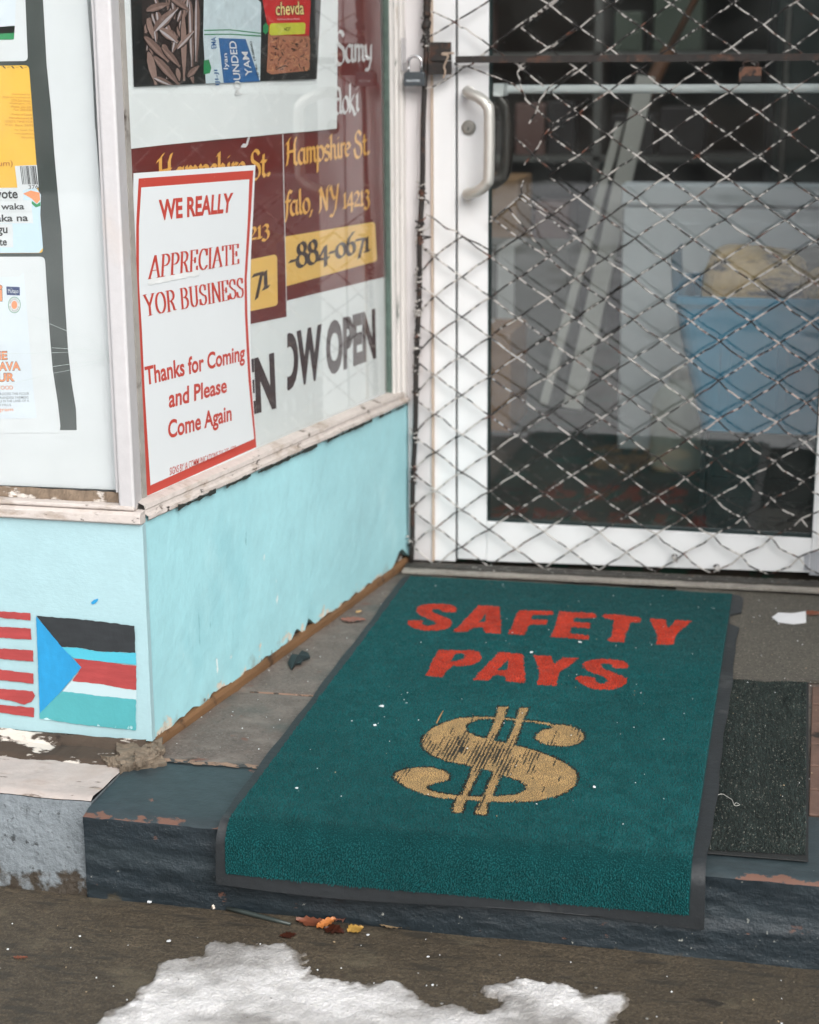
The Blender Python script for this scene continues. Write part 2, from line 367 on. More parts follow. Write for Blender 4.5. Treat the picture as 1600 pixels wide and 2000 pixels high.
slate = M('dark_slate_paint', lin(34, 44, 50), .46, var=((3, .18), (25, .2, (.6, 1, 1.3)), (120, .2)),
    layers=[(lin(96, 68, 58), 36, .655, .68, 9, (.7, 1, 1.2)), (lin(150, 152, 146), 85, .70, .73, 3), (lin(52, 62, 67), 9, .5, .75, 9, (.5, 1, 2.5)), (lin(80, 74, 62), 20, .52, .6, 8, None, -.10, -.15)],
    bumps=[(14, .35, (.5, 1, 1.8), .006), (55, .6, (.6, 1, 1.3), .004), (170, .6, None, .003)])
nosing = M('slate_paint_chipped_edge', lin(47, 58, 62), .5, var=((4, .2), (40, .18), (110, .2, (.4, 1, 1))),
    layers=[(lin(108, 78, 66), 40, .475, .50, 9, (.5, 1, 1), -.212, -.240, 1), (lin(120, 84, 70), 14, .66, .69, 8), (lin(150, 150, 144), 80, .75, .77, 3)], bumps=[(20, .4, (.5, 1, 1), .004), (150, .3)])
floor_m = M('worn_brown_floor_paint', lin(104, 93, 86), .6, var=((3, .25), (20, .22), (120, .25)),
    layers=[(lin(86, 77, 71), 170, .55, .63, 4), (lin(126, 116, 108), 200, .58, .65, 4), (lin(126, 116, 108), 11, .5, .7, 9, (1, 1.6, 1)), (lin(112, 78, 66), 16, .62, .68, 8), (lin(70, 74, 70), 5, .50, .66, 9), (lin(52, 44, 38), 10, .40, .62, 8, None, 1.02, 1.13, 1), (lin(150, 136, 122), 90, .72, .75, 4), (lin(58, 46, 38), 18, .64, .72, 8)], bumps=[(18, .3, None, .004), (140, .3)])  # darkened band by the door: contact shadow painted in with the dirt
concrete = M('grey_concrete', lin(88, 84, 76), .75, var=((4, .16), (90, .2)), layers=[(lin(60, 56, 50), 180, .55, .62, 4), (lin(124, 118, 108), 210, .58, .64, 4), (lin(130, 122, 110), 60, .7, .74, 4), (lin(50, 44, 38), 60, .72, .76, 4)], bumps=[(150, .4)])
brick_floor = M('brown_brick_paving', lin(98, 76, 66), .75, var=((8, .2), (60, .15)), layers=[(lin(40, 34, 30), 14, .6, .66, 9)], bumps=[(40, .5, None, .004)])
pavement_m = M('damp_pavement', lin(76, 67, 54), .62, var=((1.6, .2), (9, .22), (60, .35, (.35, 1.4, 1)), (150, .5), (340, .5)),
    layers=[(lin(60, 53, 44), 190, .54, .62, 4), (lin(98, 89, 74), 230, .58, .65, 4), (lin(56, 51, 43), 45, .56, .66, 6, (.3, 1.3, 1)), (lin(58, 56, 50), 2.4, .5, .72, 8), (lin(110, 102, 84), 7, .58, .8, 8), (lin(36, 32, 26), 75, .70, .74, 4), (lin(150, 142, 126), 110, .745, .775, 3), (lin(44, 40, 34), 5, .66, .69, 9, (1, 3, 1))], bumps=[(40, .35, None, .004), (200, .9, None, .003)])
plinth_top = M('chalky_white_paint', lin(184, 174, 168), .8, var=((6, .06), (70, .08)), layers=[(lin(150, 134, 120), 20, .56, .66, 9, (.4, 1, 1)), (lin(86, 74, 62), 34, .635, .67, 9, (.3, 1.2, 1)), (lin(176, 160, 150), 5, .5, .7, 9)], bumps=[(40, .6, None, .004), (180, .4)])
plinth_face = M('stippled_grey_paint', lin(122, 130, 135), .6, var=((8, .1),), layers=[(lin(66, 70, 72), 60, .6, .7, 3), (lin(60, 52, 42), 22, .40, .50, 9, None, -.075, -.125), (lin(198, 170, 70), 55, .775, .785, 2)], bumps=[(80, 1., None, .006), (30, .4, None, .006)])
alu_white = M('white_aluminium', lin(232, 233, 234), .38, var=((2, .02), (40, .015)), layers=[(lin(196, 190, 182), 5, .68, .85, 8)], bump=(8, .05))
dark_gap = M('dark_gasket_and_gap_shade', lin(20, 42, 42), .6)
steel_dull = M('dull_steel', lin(150, 148, 142), .42, var=((40, .2),), metallic=.75, layers=[(lin(110, 102, 92), 20, .6, .7, 8)])
handle_m = M('satin_steel_handle', lin(206, 204, 198), .42, metallic=.55, var=((30, .08),), layers=[(lin(120, 108, 96), 26, .70, .74, 6)])
iron = M('rusty_dark_iron', lin(48, 44, 42), .6, metallic=.3, var=((60, .35),), layers=[(lin(84, 58, 46), 26, .54, .66, 8), (lin(132, 126, 118), 90, .7, .74, 4)], bump=(120, .5))
wire_m = M('flaking_white_wire', lin(36, 33, 32), .55, metallic=.2, var=((90, .3),), layers=[(lin(112, 70, 54), 34, .56, .64, 6), (lin(196, 191, 186), 58, .502, .537, 5)], bump=(300, .3))
chrome = M('bright_chrome', lin(210, 210, 212), .15, metallic=1.)
lock_dark = M('dark_lock_steel', lin(84, 90, 94), .4, metallic=.6, var=((80, .15),))
lock_rust = M('rusted_brass', lin(112, 80, 64), .7, metallic=.3, var=((90, .3),), layers=[(lin(52, 46, 44), 60, .5, .6, 6), (lin(40, 42, 42), 30, .35, .45, 4, None, 1.112, 1.103)])
paper = M('white_poster_vinyl', lin(216, 221, 222), .45, var=((2, .015),), bump=(5, .15, None, .004))
paper_cool = M('white_banner_vinyl', lin(242, 247, 247), .45, var=((3, .03),), bump=(6, .2, None, .004))
maroon = M('maroon_print', lin(112, 38, 34), .45, var=((4, .05),), bump=(6, .2, None, .004))
gold_ink = M('gold_print', lin(244, 184, 92), .5)
yellow_box = M('amber_print', lin(248, 200, 108), .5)
white_ink = M('white_print', lin(226, 226, 226), .5)
dark_ink = M('dark_brown_print', lin(66, 46, 48), .5)
black_ink = M('charcoal_print', lin(48, 50, 50), .5)
strip_ink = M('black_print', lin(58, 66, 63), .4, var=((4, .12),), layers=[(lin(130, 135, 130), 160, .77, .79, 2)])
red_ink = M('red_print', lin(186, 68, 56), .5, var=((9, .04),), layers=[(lin(226, 190, 184), 120, .75, .79, 3)])
sign_white = M('corrugated_white_board', lin(218, 223, 225), .5, var=((3, .02),), bump=(4, .2, None, .004))
yellow_ink = M('yellow_print', lin(238, 190, 74), .45, var=((6, .08),))
orange_ink = M('orange_print', lin(232, 150, 100), .5)
brown_ink = M('brown_print', lin(176, 110, 50), .5)
blue_ink = M('pale_blue_print', lin(196, 219, 230), .45, var=((5, .04),))
navy_ink = M('navy_print', lin(36, 60, 110), .5)
green_ink = M('green_print', lin(38, 140, 84), .5)
bag_ink = M('pale_bag_print', lin(214, 224, 230), .5, var=((12, .05),))
glass_side = glass('shop_window_glass', tint=(.99, .996, .994), dust=.014)
glass_front = glass('front_window_glass', tint=(.99, .995, .995), dust=.03)
glass_door = glass('door_glass', tint=(.955, .975, .97), dust=.015, ior=1.78)
flag_black = M('black_wall_paint', lin(44, 48, 51), .5, var=((20, .15), (80, .2, (.3, 1, 1.5))), layers=[(lin(110, 130, 134), 60, .70, .74, 6, (.5, 1, 1))], bump=(80, .4, (1, 1, .4), .002))
flag_blue = M('bright_blue_wall_paint', lin(38, 146, 200), .5, var=((20, .08), (70, .1, (1, 1, .3))), bump=(80, .4, None, .002))
flag_sky = M('sky_blue_wall_paint', lin(78, 182, 204), .5, bump=(80, .4, None, .002))
flag_red = M('red_wall_paint', lin(166, 66, 66), .5, var=((20, .1), (60, .12, (.3, 1, 1.5))), layers=[(lin(206, 176, 176), 34, .665, .70, 9, (.3, 1, 1.3))], bump=(60, .5, (.4, 1, 1.4), .003))
flag_teal = M('teal_wall_paint', lin(80, 166, 172), .5, var=((20, .06),), layers=[(lin(200, 234, 238), 30, .58, .62, 9, None, .055, .045)], bump=(80, .4, None, .002))
flag_white = M('white_wall_paint', lin(186, 208, 213), .5)

# ================================================================== the shop front
shop = thing('shop_front', 'corner shop front with turquoise panels, white window frames and a recessed doorway', 'shop front', (0, 0, 0))
ZT = 2.62                                     # underside of the fascia
def noisy_panel(P, nrm, amp):                 # lumpy old paint on a grid
    P = np.asarray(P); n = fbm(P, 9, 3)*amp+fbm(P, 40, 2)*amp*.35
    return P+nrm*n[..., None]
# recess wall panel: board 12 mm thick with a ragged bottom edge
def side_panel():
    ns, nz = 150, 48
    s = np.linspace(.003, 1.222, ns)
    rag = np.clip(fbm(np.stack([s, s*0, s*0], -1), 30, 4)*.022+fbm(np.stack([s, s*0+3, s*0], -1), 9, 2)*.012-.002, -.006, .03)
    rag += .016*np.exp(-((s-.60)/.02)**2)+.02*np.exp(-((s-.66)/.016)**2)+.03*np.exp(-((s-1.17)/.04)**2)
    zb = .019+rag; zt = .404-.0155*s+.0016*np.sin(s*57)+fbm(np.stack([s, s*0, s*0], -1), 60, 2)*.004
    t = np.linspace(0, 1, nz)[:, None]
    Z = zb[None]*(1-t)+zt[None]*t; A = np.broadcast_to(s[None], Z.shape)
    P = A[..., None]*WD+Z[..., None]*UP
    P = noisy_panel(P, WN, .0035)
    mb = MB(); mb.grid(P)
    for row, o in ((P[0], -1), (P[-1], 1)):    # the board's edges
        b = np.stack([row, row-WN*.012]); mb.grid(b if o > 0 else b[::-1])
    e = np.stack([P[:, 0], P[:, 0]-WN*.012]); mb.grid(np.swapaxes(e, 0, 1))
    return mb
obj('side_panel', side_panel(), turq_side, shop, smooth=True)
def front_panel():
    x = np.linspace(-.75, .0065, 110); nz = 44
    zb = .019+fbm(np.stack([x, x*0, x*0], -1), 30, 3)*.004; zt = .400+0*x
    t = np.linspace(0, 1, nz)[:, None]; Z = zb[None]*(1-t)+zt[None]*t; X = np.broadcast_to(x[None], Z.shape)
    P = np.stack([X, 0*X, Z], -1); P = noisy_panel(P, -YA, .0016)
    mb = MB(); mb.grid(P)
    mb.grid(np.stack([P[0], P[0]+YA*.012])[::-1]); mb.grid(np.stack([P[-1], P[-1]+YA*.012]))
    e = np.stack([P[:, -1], P[:, -1]+YA*.014]); mb.grid(np.swapaxes(e, 0, 1))
    return mb
fp = obj('front_panel', front_panel(), turq_front, shop, smooth=True)
pf = lambda u, v, o: front(u, v, -o)
zf = lambda L: [(x/3.3333, 900+y/3.3333) for x, y in L]
def wob(px, step=6, amp=.7):                  # hand-painted edges
    o = []
    for (x0, y0), (x1, y1) in zip(px, px[1:]+px[:1]):
        n = max(1, int(math.hypot(x1-x0, y1-y0)/step))
        o += [(x0+(x1-x0)*i/n+random.uniform(-amp, amp)*(i > 0), y0+(y1-y0)*i/n+random.uniform(-amp, amp)*(i > 0)) for i in range(n)]
    return o
fl = MB()
patch(fl, 5, wob(zf([(470, 1428), (640, 1448), (888, 1484), (890, 1562), (640, 1536), (400, 1506)]), 6, .3), pf, .0020)
patch(fl, 0, wob(zf([(235, 1008), (360, 1020), (520, 1032), (700, 1052), (875, 1075), (882, 1250), (640, 1240), (500, 1215), (400, 1212)])), pf, .0024)
patch(fl, 2, wob(zf([(400, 1214), (500, 1217), (640, 1242), (885, 1252), (888, 1328), (680, 1308), (480, 1285)])), pf, .0024)
patch(fl, 3, wob(zf([(482, 1287), (680, 1310), (888, 1335), (888, 1492), (800, 1482), (640, 1452), (470, 1435), (528, 1345)])), pf, .0024)
patch(fl, 4, wob(zf([(405, 1500), (640, 1530), (885, 1555), (885, 1755), (560, 1722), (258, 1680), (256, 1645)])), pf, .0024)
patch(fl, 1, wob(zf([(235, 1012), (400, 1210), (530, 1345), (400, 1500), (258, 1645), (250, 1400)]), 6, .3), pf, .0028)
o = obj('painted_flag', fl, [flag_black, flag_blue, flag_sky, flag_red, flag_teal, flag_white], fp); o['label'] = 'hand painted flag with black, red and green bands and blue triangle'
ss = MB()
for st in ([(-160, 970), (198, 992), (198, 1040), (-160, 1006)], [(-160, 1064), (0, 1080), (200, 1092), (206, 1165), (100, 1160), (-160, 1136)], [(-160, 1212), (215, 1235), (218, 1308), (-160, 1276)],
           [(-160, 1340), (218, 1385), (218, 1452), (90, 1438), (-160, 1412)], [(-160, 1472), (212, 1500), (228, 1530), (205, 1570), (160, 1588), (60, 1560), (-160, 1534)], [(-160, 1572), (222, 1608), (222, 1670), (-160, 1620)]):
    patch(ss, 0, wob(zf(st)), pf, .0022)
o = obj('painted_stripes', ss, flag_red, fp); o['label'] = 'row of hand painted red stripes'
bd = MB(); patch(bd, 0, wob(zf([(600, 935), (592, 925), (612, 905), (640, 897), (636, 912), (615, 932)]), 3, .2), pf, .0022)
obj('paint_drip', bd, flag_blue, fp)
# bare wood base under the recess wall and the core behind the panels
bb = MB(); bb.sbox(.0, 1.215, -.004, .030, -.006, -.0135)
cr = MB()
q_ = np.linspace(0, 1.215, 160); wv_ = fbm(np.stack([q_, q_*0, q_*0], -1), 8, 3)*.006
cr.grid(np.array([[sp(a, z+(k if z > .01 else 0), d) for a, k in zip(q_, wv_)] for d, z in ((.0045, -.003), (.0040, .010), (.0015, .0165), (-.006, .0185))]))
obj('base_board', cr, wood_brown, shop)
core = MB(); core.prism([sp(.02, -.03, -.014), sp(1.222, -.03, -.014), (-.9, 1.21, -.03), (-.9, .0155, -.03), (.0, .0155, -.03)], UP*.424)
obj('wall_core', core, wood_rot, shop)
sp_edge = MB(); sp_edge.box((-.0005, .004, .0), (.0055, .0135, .398)); obj('corner_board', sp_edge, wood_rot, shop)

# timber sill plate under the front panel, weathered and peeling
rp = MB(); xs = np.linspace(-.75, -.004, 120); prof = [(-.003, .020), (-.010, .016), (-.022, .007), (-.060, .004), (-.075, -.004), (-.078, -.02)]
P = np.array([[(x, y, z) for x in xs] for y, z in prof]); nz = fbm(P, 45, 4, (.5, 2, 2)); P[..., 2] += nz*.010; P[..., 1] += fbm(P+5, 30, 3)*.008
rp.grid(P[::-1]); obj('sill_plate', rp, wood_rot, shop, smooth=False)
# splintered wood chunk at the corner
ck = MB()
def shard(px, zt, seed, th_=.006):
    px = np.array(px, float); n1, n2 = 26, 12; bl, br, tl, tr = px
    S_, T2 = np.meshgrid(np.linspace(0, 1, n1), np.linspace(0, 1, n2)); uv = bil(quad(bl, br, tl, tr), S_, T2)
    uv[..., 0] += (fbm(np.stack([S_*.0+seed, T2, S_*0], -1), 9, 3)*26)*(np.abs(S_-.5)*2)**2; uv[..., 1] += fbm(np.stack([S_, T2*.3+seed, S_*0], -1), 5, 3)*12
    P = np.array([[flat(u, v, zt[0]+(zt[1]-zt[0])*t) for (u, v), t in zip(r_, t_)] for r_, t_ in zip(uv, T2)])
    P[..., 2] += fbm(np.stack([S_*1.2+seed, T2*9, S_*0], -1), 1.6, 3)*.010
    ck.grid(P); ck.grid((P-UP*th_)[::-1]); ck.grid(np.stack([P[0], P[0]-UP*th_*1.4])); ck.grid(np.stack([P[:, -1], P[:, -1]-UP*th_])); ck.grid(np.stack([P[:, 0]-UP*th_, P[:, 0]]))
shard([(236, 1502), (322, 1492), (226, 1456), (316, 1440)], (.004, .017), 1.3, .008)
shard([(262, 1494), (312, 1478), (268, 1462), (306, 1446)], (.014, .022), 4.1)
shard([(200, 1488), (244, 1500), (204, 1474), (246, 1480)], (.004, .008), 7.7, .003)
o = obj('rotten_corner', ck, splinter, shop); o['label'] = 'splintered grey wood at the foot of the corner'

# corner post and frame lumber
pm = MB()
def post_prism(mb, poly, z0, z1, mi=0):
    mb.prism([(x, y, z0) for x, y in poly], UP*(z1-z0), mi)
post = [(-.034, .002), (-.031, -.001), (-.008, -.001), (-.0055, .002), (-.0112, .046), (-.0125, .050), (-.034, .050)]
post_prism(pm, post, .426, ZT)
obj('corner_post', pm, white_frame, shop, bevel=.002)
gd = MB(); gd.box((-.0395, .006, .452), (-.0345, .018, ZT)); obj('glazing_bead', gd, white_frame, shop)
# front window: sill steps, dirt strip, pane
fw = MB()
fw.prism([(-.75, -.004, .4005), (-.75, -.010, .404), (-.75, -.009, .418), (-.75, -.002, .422), (-.75, .016, .4225), (-.75, .016, .4005)], XA*.7565)
fw.prism([(-.75, -.001, .4230), (-.75, -.004, .4260), (-.75, -.003, .4310), (-.75, .016, .4325), (-.75, .016, .4230)], XA*.7435)
obj('front_sill', fw, peel_frame, shop, bevel=.0015)
dm = M('grimy_putty', lin(120, 104, 88), .9, var=((60, .4),), layers=[(lin(206, 198, 190), 34, .55, .60, 8, (.5, 1, 1)), (lin(140, 112, 74), 18, .58, .66, 8), (lin(44, 38, 32), 40, .66, .70, 8)], bumps=[(90, .9, None, .006)])
ds = MB(); xs = np.linspace(-.75, -.036, 200); P = np.array([[(x, y, z) for x in xs] for y, z in ((.0120, .4322), (.0135, .4370), (.0165, .4425), (.0195, .449))]); P[..., 1] += fbm(P, 90, 3)*.008; P[..., 2] += fbm(P+4, 70, 3)*.004
ds.grid(P); obj('putty_line', ds, dm, shop)
fg = MB(); fg.box((-.75, .0205, .440), (-.036, .0245, ZT)); obj('front_window_pane', fg, glass_front, shop)
# a chip in the pane where the cracks start
# side window: sill profile, frame, pane
sw = MB()
prof = [(.004, .4015), (.008, .405), (.007, .411), (.0015, .414), (.0005, .419), (.002, .422), (.000, .4285), (-.012, .4325), (-.0195, .434), (-.0195, .4015)]
def slope(s): return -.0135*s
ss_ = np.linspace(.02, 1.222, 90)
P = np.array([[sp(s, z+slope(s), d) for s in ss_] for d, z in prof])
nn = fbm(P, 40, 4, (1, 1, 2)); P += WN*(nn*.0035)[..., None]+UP*(fbm(P+8, 30, 3)*.003)[..., None]
sw.grid(P); obj('side_sill', sw, peel_frame, shop)
jb = MB(); cr_m = M('grime_crack', lin(40, 46, 42), .9)
ss2 = np.linspace(.03, 1.222, 160)
for (a, b, z0, z1, d) in ((.12, .26, .4000, .4050, .0062), (.30, .40, .4000, .4045, .006), (.43, .70, .3985, .4035, .0062), (.75, .99, .3985, .403, .006), (1.03, 1.2, .3985, .402, .006)):
    q = np.linspace(a, b, 40); t = fbm(np.stack([q, q*0, q*0], -1), 50, 3)
    P = np.array([[sp(s, z0-.0012+slope(s)+.006*k, d+.0018) for s, k in zip(q, t)], [sp(s, z1+.0010+slope(s)-.010*k*(1 if k > 0 else .6), d+.0018) for s, k in zip(q, t)]]); jb.grid(P)
obj('sill_crack', jb, cr_m, shop)
fr2 = MB()
fr2.sbox(.046, .060, .428, ZT, -.022, -.0165); obj('window_stop', fr2, M('grimy_window_stop', lin(150, 146, 140), .7, var=((30, .2),), layers=[(lin(60, 50, 44), 18, .6, .66, 8, (1, 1, .5))]), shop)
fr3 = MB()
fr3.sbox(1.150, 1.158, .416, ZT, -.024, -.012, 1); fr3.sbox(1.158, 1.176, .414, ZT, -.030, -.006, 0); fr3.sbox(1.1775, 1.195, .412, ZT, -.030, -.002, 0); fr3.sbox(1.1965, 1.222, .40, ZT, -.030, .002, 0); fr3.sbox(1.1755, 1.1970, .42, ZT, -.034, -.010, 1)
peel_post = M('peeling_post_paint', lin(222, 218, 214), .6, var=((5, .05),), layers=[(lin(92, 102, 96), 16, .62, .66, 8, (2.5, 2.5, .3)), (lin(170, 150, 130), 10, .6, .68, 8, (2, 2, .4))], bumps=[(40, .5, (2, 2, .3), .003)])
obj('window_post', fr3, [peel_post, M('weathered_green_edge', lin(84, 102, 94), .7, var=((50, .3),))], shop, bevel=.0015)
sg = MB(); sg.sbox(.060, 1.156, .425, ZT, -.0206, -.0196); obj('side_window_pane', sg, glass_side, shop)
# lock plate on the window post
lp = MB(); lp.sbox(1.190, 1.222, 1.118, 1.188, .002, .0045)
for z in (1.135, 1.170): lp.disc(sp(1.205, z, .0045), WN, .004, .003, .002, 12)
obj('lock_plate', lp, white_frame, shop, bevel=.001)
# door surround
js = MB(); js.box((.1725, D-.004, .012), (.2290, D+.05, ZT)); obj('door_post', js, M('greyish_post_paint', lin(212, 208, 208), .55, var=((4, .05),), layers=[(lin(182, 160, 140), 7, .6, .7, 8, (3, 1, .25)), (lin(110, 100, 96), 14, .70, .74, 8, (2, 1, .4))], bumps=[(20, .3, (2, 1, .3), .003)]), shop, bevel=.002)
jm = MB(); jm.box((.2296, D-.010, .012), (.2330, D+.05, ZT), 1); jm.box((.2334, D+.001, .012), (.2826, D+.05, ZT), 0)
jm.box((1.160, D+.001, .03), (1.205, D+.05, ZT), 0); jm.box((.2334, D+.001, 2.16), (1.205, D+.05, ZT), 0)
obj('door_jamb', jm, [alu_white, M('aged_caulk', lin(196, 176, 158), .8, var=((20, .15, (1, 1, .4)),))], shop, bevel=.0015)
gp = MB(); gp.box((.2826, D+.018, .012), (.2872, D+.05, 2.16)); obj('door_gap', gp, dark_gap, shop)  # dark strip filling the gap, painted as the shade between jamb and door
# far side of the recess, fascia and shop body: out of the picture, closing all but an added roof opening
ot = MB(); q = [(1.62, D), (1.62+K*D*1.2, 0), (1.72+K*D*1.2, 0), (1.72, D)]
ot.prism([(x, y, -.03) for x, y in q], UP*.45); obj('opposite_panel', ot, turq_side, shop)
ot = MB(); ot.prism([(x+.02, y, .42) for x, y in q], UP*(ZT-.42)); obj('opposite_window', ot, white_frame, shop)
ot = MB(); ot.box((1.206, D-.002, -.03), (1.62, D+.05, ZT)); obj('side_panelling', ot, white_frame, shop)
fa = MB(); fa.box((-.9, -.02, ZT), (2.6, 1.32, ZT+.35)); fa.box((-.9, 3.9, ZT), (2.6, 5.5, ZT+.5)); fa.box((-.9, 1.32, ZT), (-.5, 3.9, ZT+.5)); fa.box((2.2, 1.32, ZT), (2.6, 3.9, ZT+.5)); obj('fascia', fa, turq_front, shop)  # roof left open out of view, added to let skylight into the shop
bw = M('shop_wall_paint', lin(84, 82, 78), .85, var=((3, .08),))
wl = MB(); wl.box((-.9, 5.4, -.1), (2.6, 5.5, ZT)); wl.box((-.9, .03, -.1), (-.8, 5.4, ZT)); wl.box((2.5, D, -.1), (2.6, 5.4, ZT)); wl.box((1.66, D+.02, -.1), (2.5, D+.1, ZT))
obj('shop_wall', wl, bw, shop)
ib = MB(); ib.prism([sp(.05, .44, -.05), sp(1.222, .44, -.05), sp(1.222, .44, -.06), sp(.05, .44, -.06)], UP*(ZT-.44)); ib.box((-.75, .058, .44), (-.04, .07, ZT))
obj('window_backing', ib, paper, shop)

# masonry plinth to the left of the step
pl = MB()
xs = np.linspace(-.75, -.0165, 110)
def plinth_top():
    rows = []
    for t in np.linspace(0, 1, 16):
        row = []
        for x in xs:
            yb = -.066; yf = -.2105
            y = yb*(1-t)+yf*t
            lim = -.0165 if t > .75 else -.0165
            row.append((x, y, -.002+.004*t if t < 1 else -.003))
        rows.append(row)
    P = np.array(rows); P[..., 2] += fbm(P, 25, 4)*.006; return P
PT = plinth_top(); pl.grid(PT[::-1], 0)
F_ = np.array([[(x, PT[-1, i, 1]-.004*min(1, k*3)-.030*k, PT[-1, i, 2]-.0015-k*.146) for i, x in enumerate(xs)] for k in np.linspace(0, 1, 26)])
F_[1:, :, 1] += fbm(F_[1:], 60, 3)*.006+fbm(F_[1:], 170, 2)*.004
pl.grid(F_[::-1], 1)
E_ = np.array([[F_[k, -1], F_[k, -1]+YA*.15] for k in range(26)]); pl.grid(E_[::-1], 1)
obj('plinth', pl, [bpy.data.materials['chalky_white_paint'], plinth_face], shop, smooth=True)

# ================================================================== ground, pavement, step, landing
gm = MB(); gm.box((-400, -400, -.50), (400, 400, -.40)); structure(obj('ground', gm, M('asphalt', lin(60, 60, 60), .9, var=((3, .2),))))
rd = MB(); rd.box((-60, -14, -.32), (60, -4.2, -.30)); structure(obj('road', rd, bpy.data.materials['asphalt']))
sb = MB(); gx, gy = np.meshgrid(np.linspace(-30, 30, 90), np.linspace(-13, -.86, 60)); P = np.stack([gx, gy, gx*0-.15], -1); P[..., 2] += (fbm(P, 1.2, 4)*.30+.05)*np.clip((-.9-gy)/1.5, 0, 1)+.012
sb.grid(P); stuff(obj('snow_bank', sb, M('street_snow', lin(222, 222, 224), .7, var=((2, .1),), layers=[(lin(130, 126, 120), 1.2, .56, .7, 8)])))
ob_ = thing('street_building', 'brick building across the street, seen only as a reflection in the door glass', 'building', (0, -24, -.3))
m = MB(); m.box((-34, -30, -.4), (34, -24, 6.2)); obj('wall', m, M('dark_brick', lin(96, 74, 64), .85, var=((1.5, .3),)), ob_)
m = MB(); m.box((-34.2, -30.2, 6.2), (34.2, -23.8, 6.6)); obj('cornice', m, concrete, ob_)
for i in range(9):
    m = MB(); x_ = -32+i*7.4; m.box((x_, -24.02, .5), (x_+3.6, -23.97, 2.6)); obj('window', m, M('dark_window', lin(30, 34, 38), .1), ob_)
def zpav(x, y): return ZP-.004+.0075*x
pv = MB()
gx, gy = np.meshgrid(np.linspace(-1.2, 2.6, 190), np.linspace(-2.2, -.19, 110))
P = np.stack([gx, gy, zpav(gx, gy)], -1); P[..., 2] += fbm(P, 4, 3)*.005+fbm(P, 30, 3)*.0016
pv.grid(P)
pv.grid(np.array([[(x, y, zpav(x, y)-.002) for x in (-40, -1.2)] for y in (-4.2, -.19)])); pv.grid(np.array([[(x, y, zpav(x, y)-.002 if abs(x) < 3 else ZP) for x in (2.6, 40)] for y in (-4.2, -.19)])); pv.grid(np.array([[(x, y, zpav(x, y)-.001) for x in (-1.2, 2.6)] for y in (-4.2, -2.2)]))
structure(obj('pavement', pv, pavement_m, smooth=True))
# dirt gathered in the angle
# the slate step: nosing on top, layered riser
xs = np.linspace(-.0135, 2.2, 420)
prof = [(-.030, -.0005, 0), (-.06, -.0005, 0), (-.10, -.0005, 0), (-.15, -.001, 0), (-.20, -.0015, 0), (-.228, -.002, 0), (-.240, -.004, 0), (-.2465, -.010, 1), (-.2475, -.018, 1)]
prof += [(-.2465-.002*k, -.018-.135*k, 1) for k in np.linspace(.06, 1, 30)]
P = np.array([[(x, y, z) for x in xs] for y, z, _ in prof])
isr = np.array([m for *_, m in prof])[:, None]
lay = fbm(P, 15, 4, (.45, 1, 2.2)); fine = fbm(P+3, 70, 3, (.6, 1, 1.3))
P[..., 1] += isr*(lay*.008+fine*.0045+.003*np.sign(fbm(P, 5, 2, (.25, 1, 3.2)))*np.clip(np.abs(fbm(P, 5, 2, (.25, 1, 3.2)))*14, 0, 1))
P[..., 2] += (1-isr)*(fbm(P, 14, 3)*.003)+isr*fine*.002
ed = np.abs(np.arange(len(prof))-7)[:, None] <= 1
P[..., 2] -= ed*np.clip(fbm(P, 22, 4)*1., 0, 1)*.010
corner = np.clip((.03-xs)/.05, 0, 1)[None]**2          # rounded left end
P[..., 2] -= (1-isr)*corner*.004
st = MB(); st.grid(P[:8][::-1], 0); st.grid(P[7:][::-1], 1)
ej = np.array([[P[k, 0], P[k, 0]+np.array([0, 0, -.16])] for k in range(8)]); st.grid(ej, 1)
structure(obj('step', st, [nosing, slate], smooth=True))
# landing between the recess walls
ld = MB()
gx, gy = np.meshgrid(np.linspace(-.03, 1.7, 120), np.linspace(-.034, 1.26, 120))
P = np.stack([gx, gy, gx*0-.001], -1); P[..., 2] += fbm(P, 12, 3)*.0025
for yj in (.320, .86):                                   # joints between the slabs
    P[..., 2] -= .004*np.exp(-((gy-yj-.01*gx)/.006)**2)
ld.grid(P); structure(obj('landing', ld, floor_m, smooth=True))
jn = MB()
for a, b in (((.075, .318), (.22, .3235)),):
    jn.hexa([(a[0], a[1]-.0022, -.004), (b[0], b[1]-.0022, -.004), (b[0], b[1]+.0022, -.004), (a[0], a[1]+.0022, -.004)], [(a[0], a[1]-.0022, -.0012), (b[0], b[1]-.0022, -.0012), (b[0], b[1]+.0022, -.0012), (a[0], a[1]+.0022, -.0012)])
structure(obj('landing_joint', jn, M('mortar_line', lin(150, 118, 100), .8, var=((60, .3),), layers=[(lin(60, 50, 44), 40, .55, .6, 6)])))
jn = MB(); q = np.linspace(-.02, .24, 60); t = fbm(np.stack([q, q*0, q*0], -1), 60, 3)
jn.grid(np.array([[(x, -.040+.26*(x+.02)*.16+k*.010-.004, .0013) for x, k in zip(q, t)], [(x, -.030+.26*(x+.02)*.16+k*.012, .0013) for x, k in zip(q, t)]]))
structure(obj('step_joint', jn, M('chipped_paint_line', lin(140, 116, 98), .8, var=((60, .3),), layers=[(lin(64, 66, 66), 50, .52, .56, 6)])))
cp = MB(); q = [(.80, .545), (.95, .5615), (1.01, .556), (1.0918, .5776), (1.5, .566), (1.5, 1.13), (.80, 1.13)]
cp.prism([(x, y, .0015) for x, y in wob(q, .03, .002)], UP*.0045)
structure(obj('concrete_patch', cp, concrete))
bk = MB()
for r in range(6):
    for c in range(3):
        x0 = 1.098+c*.205+(r % 2)*-.0; y0 = -.028+r*.0985
        bk.box((x0, y0, -.001), (x0+.198, y0+.0925, .0035+random.uniform(-.0012, .0012)))
